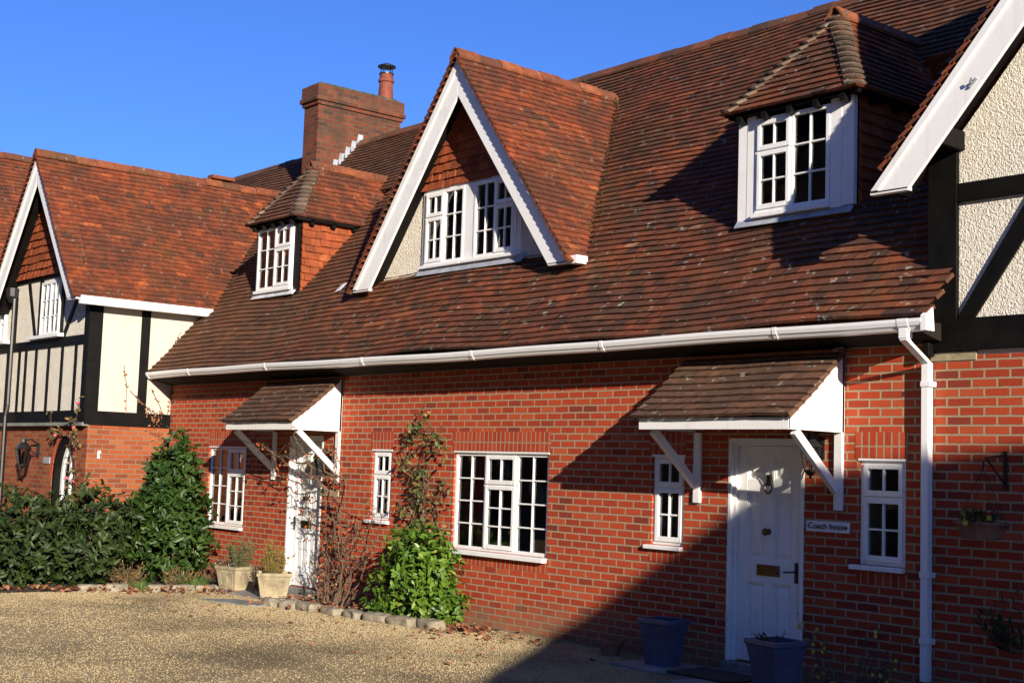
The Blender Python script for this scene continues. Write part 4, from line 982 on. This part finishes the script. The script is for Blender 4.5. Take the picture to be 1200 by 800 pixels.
# bright laurel below the climber
lob=[(-12.93,-.40,.35,.46,.34,.46),(-12.85,-.42,.70,.40,.30,.30),(-13.1,-.42,.55,.36,.28,.40),(-12.72,-.36,.25,.36,.28,.34),(-12.5,-.30,.15,.28,.22,.24),(-12.55,-.33,.62,.24,.2,.2),(-13.25,-.5,.2,.3,.28,.3),(-12.42,-.4,.05,.3,.24,.2)]
shrub('laurel_bush',(-12.9,-.35,G),'rounded bright green laurel bush left of the wide ground floor window','bush',lob,4600,.09,.46,'bright_laurel_leaf',lob,bright=.6,up=.5)

def wander(a,b,n,wob):
    a=V(a);b=V(b); out=[]
    off=V((0,0,0))
    for i in range(n+1):
        k=i/n; off=off*.8+V((rng.normal()*wob,rng.normal()*wob*.35,rng.normal()*wob*.6)); q=a.lerp(b,k)+off*math.sin(math.pi*min(1,k*1.15)*.9)
        out.append(q)
    return out
def climber(name,base,label,routes,leafmat_,nleaf,lsize,twigs,spread,hips=None,flower=None,ymax=-.02,rad=.013,cat='climbing plant'):
    o=thing(name,base,label,cat); st=MB(); lf=MB(); tips=[]
    for (a,b,wob) in routes:
        p=wander(a,b,12,wob)
        for q in p: q.y=min(q.y,ymax)
        st.tube(p,[rad*(1-.75*i/12) for i in range(13)],5)
        for j in range(twigs):
            i=int(rng.integers(2,13)); e=p[i]+V((rng.normal()*spread,-abs(rng.normal())*spread*.35,rng.normal()*spread*.8)); e.y=min(e.y,ymax); e.z=max(e.z,G+.03)
            m=p[i].lerp(e,.5)+V((rng.normal()*.04,0,rng.normal()*.04)); m.y=min(m.y,ymax)
            st.tube([p[i],m,e],[.005,.0038,.002],4); tips+= [m,e,p[i].lerp(m,.7),m.lerp(e,.6)]
    st.build('stem','twig',o)
    if nleaf:
        idx=rng.integers(0,len(tips),nleaf); pts=[np.array(tips[i])+rng.normal(size=3)*.02 for i in idx]
        leaf_mesh(pts,rand_dirs(nleaf)*.6+np.array([0,-.6,.5]),rand_dirs(nleaf)+np.array([0,-.2,-.3]),lsize*rng.uniform(.6,1.3,nleaf),.55,rng.random(nleaf),lf,.4)
        lf.build('leaves',leafmat_,o)
    for (mat,n,r,nm) in ([hips] if hips else [])+([flower] if flower else []):
        first=None
        for i in rng.integers(0,len(tips),n):
            c=V(tips[i])+V((0,-.015,-.01))
            if first is None:
                hb_=MB(); hb_.lathe([(.002,-r),(r*.8,-r*.5),(r,0),(r*.8,r*.6),(.002,r)],c,7,rng.random()); first=hb_.build(nm,mat,o,smooth=True); c0=c
            else:
                q=first.copy(); q.location=c-c0; q.parent=o; COL.objects.link(q)
    return o
# rose over the left porch
climber('climbing_rose',(-15.0,-.15,G),'bare climbing rose with orange hips trained over the left porch and its door',
  [((-15.0,-.12,G),(-14.95,-.06,1.55),.05),((-15.05,-.15,G),(-15.2,-.10,1.9),.05),((-14.9,-.2,G),(-15.0,-.08,1.2),.07),((-15.15,-.1,1.5),(-16.4,-.62,1.95),.06),((-15.1,-.1,1.4),(-15.9,-.45,1.9),.06),((-15.0,-.1,1.1),(-16.0,-.2,1.45),.08),((-15.0,-.1,.9),(-15.9,-.15,1.1),.07),((-15.0,-.1,1.5),(-16.9,-.55,1.98),.06),((-14.95,-.1,.5),(-15.8,-.12,.9),.06),((-15.0,-.15,1.2),(-15.3,-.7,2.05),.05),((-14.85,-.15,G),(-14.7,-.05,1.0),.07),((-15.1,-.2,G),(-15.4,-.12,.7),.06)],
  'autumn_leaf',210,.04,14,.17,hips=('orange_hip',70,.015,'rose_hip'))
climber('dry_shrub',(-14.75,-.35,G),'dry brown twiggy shrub at the foot of the wall right of the left front door',
  [((-14.75+dx,-.35,G),(-14.75+dx*2.4+.05*k,-.25,.55+.12*k),.05) for k,dx in enumerate((-.3,-.2,-.1,0,.1,.2,.28))],'autumn_leaf',110,.045,15,.14,cat='shrub')
climber('wall_climber',(-13.2,-.06,G),'thin half-bare climber on the sunlit brick between the narrow and the wide window',
  [((-13.15,-.08,.5),(-13.25,-.05,2.2),.04),((-13.1,-.08,.5),(-13.15,-.05,1.9),.05),((-13.2,-.08,.6),(-13.6,-.05,1.6),.05),((-13.1,-.08,.6),(-12.88,-.05,1.55),.05),((-13.15,-.08,G),(-13.15,-.06,1.0),.03),((-13.2,-.06,1.5),(-13.75,-.05,1.75),.05),((-13.2,-.06,2.1),(-13.5,-.1,2.15),.03),((-13.2,-.06,2.1),(-12.95,-.1,1.9),.03),((-13.2,-.06,.9),(-13.8,-.05,1.2),.05)],
  'climber_leaf',560,.065,17,.15,rad=.009)
climber('climbing_rose',(-20.7,LY-.1,G),'straggling rose with pink flowers above the arched doorway',
  [((-20.55,LY-.08,.6),(-20.58,LY-.05,2.0),.02),((-20.6,LY-.08,1.9),(-21.6,LY-.08,2.12),.03),((-20.6,LY-.08,1.8),(-20.45,LY-.12,2.35),.03),((-20.55,LY-.1,.5),(-20.5,LY-.08,1.5),.02)],'autumn_leaf',210,.065,9,.12,flower=('pink_flower',5,.03,'rose'),ymax=LY-.02)
o=thing('wall_creeper',(XL+.03,-.3,2.2),'thin leafless creeper stems on the cream plaster beside the main roof eaves','climbing plant')
mb=MB(); lf=MB(); tp=[]
for (y0,z0,y1,z1) in ((-.75,2.38,-.82,3.1),(-.15,2.3,-.55,2.55),(-.25,2.3,-.7,2.72),(-.1,2.3,-.35,2.75),(-.05,2.4,-.02,2.72),(-.3,2.9,.1,3.7),(-.2,2.2,-.45,2.45)):
    p=[q for q in wander((XL+.02,y0,z0),(XL+.02,y1,z1),10,.02)]
    for q in p: q.x=XL+.02+abs(q.x-XL-.02)*.3
    mb.tube(p,.004,4); tp+=p
mb.build('stem','twig',o)
pts=[np.array(tp[i]) for i in rng.integers(0,len(tp),60)]+[np.array((XL+.05,-.25+rng.normal()*.07,2.25+rng.normal()*.12)) for _ in range(60)]
leaf_mesh(pts,rand_dirs(120)+np.array([1,0,0]),rand_dirs(120),.045*np.ones(120),.6,rng.random(120)*.6+.3,lf); lf.build('leaves','fallen_leaf',o)

# ------------------------------------------------------------------ pots
def square_pot(name,c,top,bot,h,rot,mat,label,group,panel=False,rim=.045,flare=False):
    o=thing(name,c,label,'planter',group); mb=MB()
    prof=[(bot,0),(bot*1.02,.02*h),(bot+(top-bot)*(.55 if not flare else .45),.6*h),(top*.93,h-rim*1.2),(top*.94,h-rim),(top,h-rim*.9),(top,h-.004),(top*.985,h),(top*.86,h),(top*.84,h*.82)]
    mb.lathe([(r*math.sqrt(.5),z) for r,z in prof],c,4,rot=rot)
    b=mb.build('planter_body',mat,o,bevel=.012)
    if panel:
        pm=MB(); cv=V(c)
        for j in range(4):
            a=rot+math.pi/4+j*math.pi/2; d=V((math.cos(a),math.sin(a),0)); s=V((-d.y,d.x,0))
            k=lambda z:(bot+(top*.93-bot)*z/(h-rim))/2*1.0
            for (s0,s1,z0,z1) in ((-.7,-.6,.2,.78),(.6,.7,.2,.78),(-.6,.6,.70,.78),(-.6,.6,.2,.28),(-.12,.12,.36,.62)):
                q=[]
                for off in (.0,.010):
                    for zz in (z0,z1):
                        for ss in (s0,s1): q.append(cv+d*(k(zz*h)+off-.004)+s*ss*k(zz*h)+V((0,0,zz*h)))
                pm.hull8([q[0],q[1],q[5],q[4],q[2],q[3],q[7],q[6]])
        pm.build('moulded_panel',mat,o,bevel=.004)
    sm=MB(); r=top*.84*math.sqrt(.5); sm.lathe([(.01,h*.80),(r,h*.84),(r*.5,h*.88),(.01,h*.9)],c,4,rot=rot); sm.build('soil','soil',o)
    return o
square_pot('stone_planter',(-16.95,-.50,G),.44,.32,.34,R(45+12),'pale_stone','pale moulded stone planter under the leftmost window, farther left of the pair',None,True)
square_pot('stone_planter',(-15.88,-.55,G),.46,.32,.34,R(45-28),'pale_stone','pale moulded stone planter standing directly before the left front door',None,True)
square_pot('blue_planter',(-8.98,-.40,G),.365,.23,.45,R(45+8),'blue_glaze','glossy blue flared planter against the shaded brick left of the right-hand door',None,False,flare=True)
square_pot('blue_planter',(-7.26,-.88,G),.375,.24,.48,R(45-8),'blue_glaze','glossy blue flared planter standing in front of the right-hand white door',None,False,flare=True)
o=thing('clay_bowl',(-9.80,-.28,G),'small round brown clay pot in the shadow left of the blue planter','pot')
mb=MB(); mb.lathe([(.085,0),(.12,.12),(.135,.122),(.135,.16),(.115,.16),(.10,.1)],(-9.80,-.28,G),18); mb.build('bowl','terracotta',o,bevel=.004)
mb=MB(); mb.tube([(-9.86,-.30,.02),(-9.72,-.25,.12),(-9.6,-.22,.14)],.004,4); mb.build('twig','twig',o)
o=thing('clay_bowl',(-5.98,-.35,G),'wide shallow clay bowl in deep shade right of the downpipe','pot')
mb=MB(); mb.lathe([(.10,0),(.19,.2),(.215,.205),(.215,.25),(.185,.25),(.17,.2)],(-5.98,-.35,G),20); mb.build('bowl','terracotta',o,bevel=.004)

def sprigs(name,loc,label,cat,n,h,spread,mat,lsz=.02,den=26,lean=.25,extra=None):
    o=thing(name,loc,label,cat); st=MB(); lf=MB(); b=V(loc); P=[];D=[]
    for i in range(n):
        a=rng.random()*6.283; r=spread*math.sqrt(rng.random()); hh=h*rng.uniform(.5,1.05)*(1-.45*(r/spread))
        q=b+V((math.cos(a)*r*.5,math.sin(a)*r*.5,0)); e=q+V((math.cos(a)*(r*.5+lean*hh*.4),math.sin(a)*(r*.5+lean*hh*.4),hh)); m=q.lerp(e,.5)+V((rng.normal()*.015,rng.normal()*.015,0))
        st.tube([q,m,e],[.004,.003,.0012],4)
        for k in range(den):
            t_=rng.random()**.8; p=q.lerp(m,t_*2) if t_<.5 else m.lerp(e,t_*2-1); P.append(np.array(p)+rng.normal(size=3)*.012); D.append(rand_dirs(1)[0]*.7+np.array([math.cos(a)*.4,math.sin(a)*.4,.8]))
    st.build('stem','twig',o)
    leaf_mesh(P,rand_dirs(len(P)),D,lsz*rng.uniform(.7,1.6,len(P)),.22,rng.random(len(P)),lf,.1); lf.build('leaves',mat,o)
    if extra:
        mat2,k,sz=extra; pts=[P[i]+np.array([0,-.005,.01]) for i in rng.integers(0,len(P),k)]; first=None
        for p in pts:
            if first is None:
                fm=MB(); dd=np.array([[math.cos(a),-.5,math.sin(a)] for a in np.arange(5)*1.257]); leaf_mesh([p]*5,np.tile([0,-1.,.3],(5,1)),dd,[sz]*5,.8,rng.random(5),fm,.1); first=fm.build('flower',mat2,o); p0=p
            else:
                q=first.copy(); q.location=V(tuple(p-p0)); q.parent=o; COL.objects.link(q)
    return o
sprigs('heather_plant',(-16.95,-.50,G+.29),'feathery green heather-like plant growing in the farther stone planter','potted plant',34,.62,.24,'sprig_leaf',.035,46)
sprigs('trailing_plant',(-16.98,-.58,G+.32),'low pale-flowered plant filling the front of the farther stone planter','potted plant',26,.14,.22,'dull_leaf',.03,14,1.0,('pale_flower',60,.014))
sprigs('conifer',(-15.88,-.55,G+.29),'small yellow-green conifer growing in the stone planter by the left front door','potted plant',32,.58,.17,'yellow_sprig',.032,52,.1)
sprigs('dead_plant',(-16.6,-.30,G),'dry reddish plant behind the two stone planters','plant',22,.85,.25,'fallen_leaf',.022,12,.3)
sprigs('winter_jasmine',(-7.05,-.25,G),'thin shrub with small yellow flowers in the shade below the narrow right-hand window','shrub',26,1.0,.45,'dull_leaf',.035,10,.5,('yellow_flower',34,.022))
sprigs('potted_seedlings',(-7.26,-.88,G+.42),'few small dark seedlings in the blue planter before the door','potted plant',10,.12,.15,'dull_leaf',.04,6,.5)
sprigs('trough_pansies',(-5.75,-.31,1.38),'small yellow pansies in the hanging terracotta trough','potted plant',30,.14,.17,'dull_leaf',.04,8,.6,('yellow_flower',9,.03))
sprigs('shade_bush',(-5.45,-.2,.45),'dark leafy bush against the shaded brick at the right edge','shrub',30,.55,.30,'dull_leaf',.06,12,.6)
sprigs('brown_perennial',(-18.0,-1.62,G),'dying brown-green perennial between the big laurel and the edging stones','plant',40,.42,.28,'autumn_leaf',.04,16,.4)
sprigs('low_perennial',(-17.55,-1.05,G),'low dry perennial at the foot of the tall laurel','plant',36,.36,.28,'autumn_leaf',.035,16,.5)
def tuft(loc,n,h,r,label):
    mb=MB(); b=np.array(loc); 
    for i in range(n):
        a=rng.random()*6.283; q=b+np.array([math.cos(a),math.sin(a),0])*r*rng.random(); d=np.array([math.cos(a)*.5+rng.normal()*.2,math.sin(a)*.5+rng.normal()*.2,1.0]); s=np.array([-math.sin(a),math.cos(a),0])*.004
        hh=h*rng.uniform(.5,1.1); m=q+d*hh*.6; e=q+d*hh*.9+np.array([math.cos(a),math.sin(a),-.1])*hh*.3
        mb.add([q-s,q+s,m+s*.7,m-s*.7,e],[(0,1,2,3),(3,2,4)],rng.random())
    return tag(mb.build('grass_tuft','grass_blade',origin=loc),label,'grass')
tuft((-17.3,-1.75,G),170,.17,.17,'bright green grass tuft between edging stones below the rhododendron')
tuft((-17.35,-.95,G),240,.22,.24,'wider bright grass tuft at the foot of the tall laurel')
tuft((-10.75,-.12,G),40,.05,.1,'tiny green weed on the gravel at the foot of the sunlit wall')

# ------------------------------------------------------------------ edging stones, slabs
def stone(loc,l,wd,h,rot,label,name='edging_stone',mat='kerb_stone',cat='stone',group='edging stones along the flower bed'):
    mb=MB(); n=5; vs=[]
    import itertools
    nx,ny,nz=6,4,3; idx={}
    for i,j,k in itertools.product(range(nx),range(ny),range(nz)):
        if 0<i<nx-1 and 0<j<ny-1 and 0<k<nz-1: continue
        p=np.array([i/(nx-1)-.5,j/(ny-1)-.5,k/(nz-1)])
        q=np.array([p[0]*l,p[1]*wd,p[2]*h])
        e=(abs(p[0])>.49)+(abs(p[1])>.49)+(p[2]>.99)
        if e>=2: q*=np.array([.93,.9,.93])
        q+=rng.normal(size=3)*np.array([.018,.018,.014]); c,s=math.cos(rot),math.sin(rot)
        idx[(i,j,k)]=len(vs); vs.append((loc[0]+q[0]*c-q[1]*s,loc[1]+q[0]*s+q[1]*c,loc[2]-.02+q[2]))
    fs=[]
    def quad(a,b,c,d):
        if all(x in idx for x in (a,b,c,d)): fs.append((idx[a],idx[b],idx[c],idx[d]))
    for i in range(nx-1):
        for j in range(ny-1):
            quad((i,j,nz-1),(i+1,j,nz-1),(i+1,j+1,nz-1),(i,j+1,nz-1)); quad((i,j,0),(i,j+1,0),(i+1,j+1,0),(i+1,j,0))
        for k in range(nz-1):
            quad((i,0,k),(i+1,0,k),(i+1,0,k+1),(i,0,k+1)); quad((i,ny-1,k),(i,ny-1,k+1),(i+1,ny-1,k+1),(i+1,ny-1,k))
    for j in range(ny-1):
        for k in range(nz-1):
            quad((0,j,k),(0,j,k+1),(0,j+1,k+1),(0,j+1,k)); quad((nx-1,j,k),(nx-1,j+1,k),(nx-1,j+1,k+1),(nx-1,j,k+1))
    mb.add(vs,fs); ob=mb.build(name,mat,origin=loc)
    sb=ob.modifiers.new('worn','SUBSURF'); sb.levels=1; sb.render_levels=1
    return tag(ob,label,cat,group)
E_=[((-17.55,-2.35),.32,'long rough edging stone at the left end of the row below the rhododendron'),((-17.42,-2.02),.30,'rounded edging stone just left of the first grass tuft'),((-17.18,-1.55),.30,'square edging stone just right of the first grass tuft'),((-17.10,-1.25),.32,'flat edging stone in the middle of the row below the tall laurel'),((-17.02,-.92),.32,'last edging stone before the farther stone planter'),
 ((-15.05,-1.06),.30,'edging stone beside the grey slabs right of the nearer stone planter'),((-14.72,-.98),.26,'small pale edging stone among fallen leaves under the dry shrub'),((-14.40,-.92),.36,'broad edging stone under the dry shrub'),((-13.95,-.86),.34,'mossy edging stone between dry shrub and bright laurel'),((-13.55,-.82),.34,'edging stone left of the bright laurel bush'),((-13.12,-.80),.40,'long edging stone in front of the bright laurel bush'),((-12.70,-.74),.40,'long edging stone under the right half of the bright laurel'),((-12.30,-.62),.36,'rightmost edging stone at the end of the bed by the bright laurel')]
for i,((x,y),l,lab) in enumerate(E_):
    rot=1.2 if i<5 else .12
    stone((x,y,G),l,.17,.10+.03*rng.random(),rot+rng.normal()*.12,lab)
def slab(pts,z,h,label,mat='slab_stone'):
    mb=MB(); mb.prism([(x,y,z) for x,y in pts],(0,0,h)); return tag(mb.build('paving_slab',mat,bevel=.01,origin=(pts[0][0],pts[0][1],z)),label,'paving slab')
slab([(-17.0,-.80),(-15.6,-.80),(-15.6,-.08),(-17.0,-.08)],G-.02,.045,'grey stone slab under the two stone planters before the left door')
slab([(-16.0,-1.55),(-15.1,-1.35),(-14.95,-.98),(-15.85,-1.12)],G-.02,.04,'dark grey slab set in the gravel in front of the stone planters')
slab([(-9.35,-.75),(-8.3,-.75),(-8.3,-.1),(-9.35,-.1)],G-.02,.045,'shaded grey slab beneath the blue planter against the wall')
slab([(-8.65,-.98),(-6.9,-.98),(-6.9,-.10),(-8.65,-.10)][0:4] if False else [(-8.28,-1.15),(-6.8,-1.15),(-6.8,-.10),(-8.28,-.10)],G-.02,.045,'shaded grey slab before the right-hand door under the other blue planter')
mb=MB(); mb.box(-8.6,-7.85,-.75,-.25,G+.026,G+.045); tag(mb.build('door_mat','soil',origin=(-8.2,-.5,G+.026)),'dark door mat in the shade before the right-hand door','mat')

# bed soil, pebbles, fallen leaves
mb=MB(); mb.add([(-20.3,-4.2,G+.012),(-17.75,-4.2,G+.012),(-17.5,-2.3,G+.012),(-17.0,-.9,G+.012),(-16.9,-.01,G+.012),(-20.3,-.01,G+.012)],[tuple(range(6))])
mb.add([(-15.2,-.98,G+.012),(-13.5,-.8,G+.012),(-12.1,-.55,G+.012),(-11.8,-.01,G+.012),(-15.6,-.01,G+.012)],[tuple(range(5))])
tag(mb.build('bed_soil','soil'),kind='structure')
def scatter(name,pts,mk,mat):
    pass
def pebbles(n):
    xs=rng.uniform(-18.2,-6.5,n*2); ys=rng.uniform(-6.6,-.02,n*2)
    d=np.hypot(xs,ys+9.857); vis=(xs-(-9.0)<0)|(ys>-3.4)
    az=np.degrees(np.arctan2(-xs,ys+9.857)); ok=(az<74)&(az>32)
    bed=((xs<-17.0)&(ys>-2.3+(xs+17.5)*-2.4*0))&(xs<-17.05-.0-.22*np.clip(-ys,0,4))
    bed2=(xs<-11.9)&(xs>-15.3)&(ys>-.80)
    slabm=(ys>-.8)&(xs<-15.4)&(xs>-17.0)
    dens=np.clip(.30+.9*np.exp(-(np.minimum(np.abs(ys+.9-0*xs),np.abs(xs+17.2))/.9)**2)+.18*np.sin(xs*1.3)*np.sin(ys*1.9+xs*.4),.1,1); ok&=rng.random(len(xs))<dens
    ok&=~bed&~bed2&~slabm; xs,ys=xs[ok][:n],ys[ok][:n]; k=len(xs)
    base=np.array([(1,0,0),(-1,0,0),(0,1,0),(0,-1,0),(0,0,1),(0,0,-1)],float)
    sc=rng.uniform(.004,.0098,(k,1,3))*np.array([1.15,1.15,.75]); v=base[None]*sc*(1+rng.normal(size=(k,6,3))*.18)
    a=rng.uniform(0,6.28,k); c,s=np.cos(a)[:,None],np.sin(a)[:,None]; tl=rng.normal(0,.35,(k,1))
    x=v[:,:,0]*c-v[:,:,1]*s; y=v[:,:,0]*s+v[:,:,1]*c; z=v[:,:,2]+x*tl
    zz=G+rng.uniform(-.001,.006,k)
    vv=np.stack([x+xs[:,None],y+ys[:,None],z+zz[:,None]],-1).reshape(-1,3)
    F=np.array([(0,2,4),(2,1,4),(1,3,4),(3,0,4),(2,0,5),(1,2,5),(3,1,5),(0,3,5)])
    ff=(F[None]+(np.arange(k)*6)[:,None,None]).reshape(-1,3)
    me=bpy.data.meshes.new('gravel_stones'); me.vertices.add(len(vv)); me.vertices.foreach_set('co',vv.ravel().astype(np.float32))
    me.loops.add(len(ff)*3); me.loops.foreach_set('vertex_index',ff.ravel().astype(np.int32)); me.polygons.add(len(ff))
    me.polygons.foreach_set('loop_start',np.arange(0,len(ff)*3,3,dtype=np.int32)); me.update(calc_edges=True)
    at=me.attributes.new('tint','FLOAT','FACE'); at.data.foreach_set('value',np.repeat(rng.random(k),8).astype(np.float32))
    me.materials.append(MAT['pebble']); ob=bpy.data.objects.new('gravel_stones',me); COL.objects.link(ob)
    return tag(ob,'loose tan gravel stones covering the drive in front of the house','gravel',kind='stuff')
pebbles(110000)
mb=MB(); P=[];
def lf_line(a,b,n,sp):
    for _ in range(n):
        k=rng.random(); P.append(np.array([a[0]+(b[0]-a[0])*k+rng.normal()*sp,a[1]+(b[1]-a[1])*k+rng.normal()*sp,G+.02+abs(rng.normal())*.03]))
lf_line((-18.0,-3.6),(-17.4,-2.1),150,.10); lf_line((-17.4,-2.0),(-16.6,-.75),170,.16); lf_line((-15.3,-1.0),(-14.0,-.75),170,.10); lf_line((-15.6,-.5),(-14.0,-.3),160,.15); lf_line((-12.55,-.45),(-11.75,-.32),170,.09); lf_line((-12.2,-.75),(-10.8,-.45),60,.2)
for _ in range(90): P.append(np.array([rng.uniform(-16.5,-9.5),rng.uniform(-2.6,-.7),G+.015]))
n=len(P); dd=rand_dirs(n); dd[:,2]*=.35
leaf_mesh(P,rand_dirs(n)*.5+np.array([0,0,1]),dd,.07*rng.uniform(.5,1.3,n),.75,rng.random(n),mb,.6)
tag(mb.build('fallen_leaves','fallen_leaf'),'dry orange brown leaves fallen along the flower bed and gravel','leaf litter',kind='stuff')
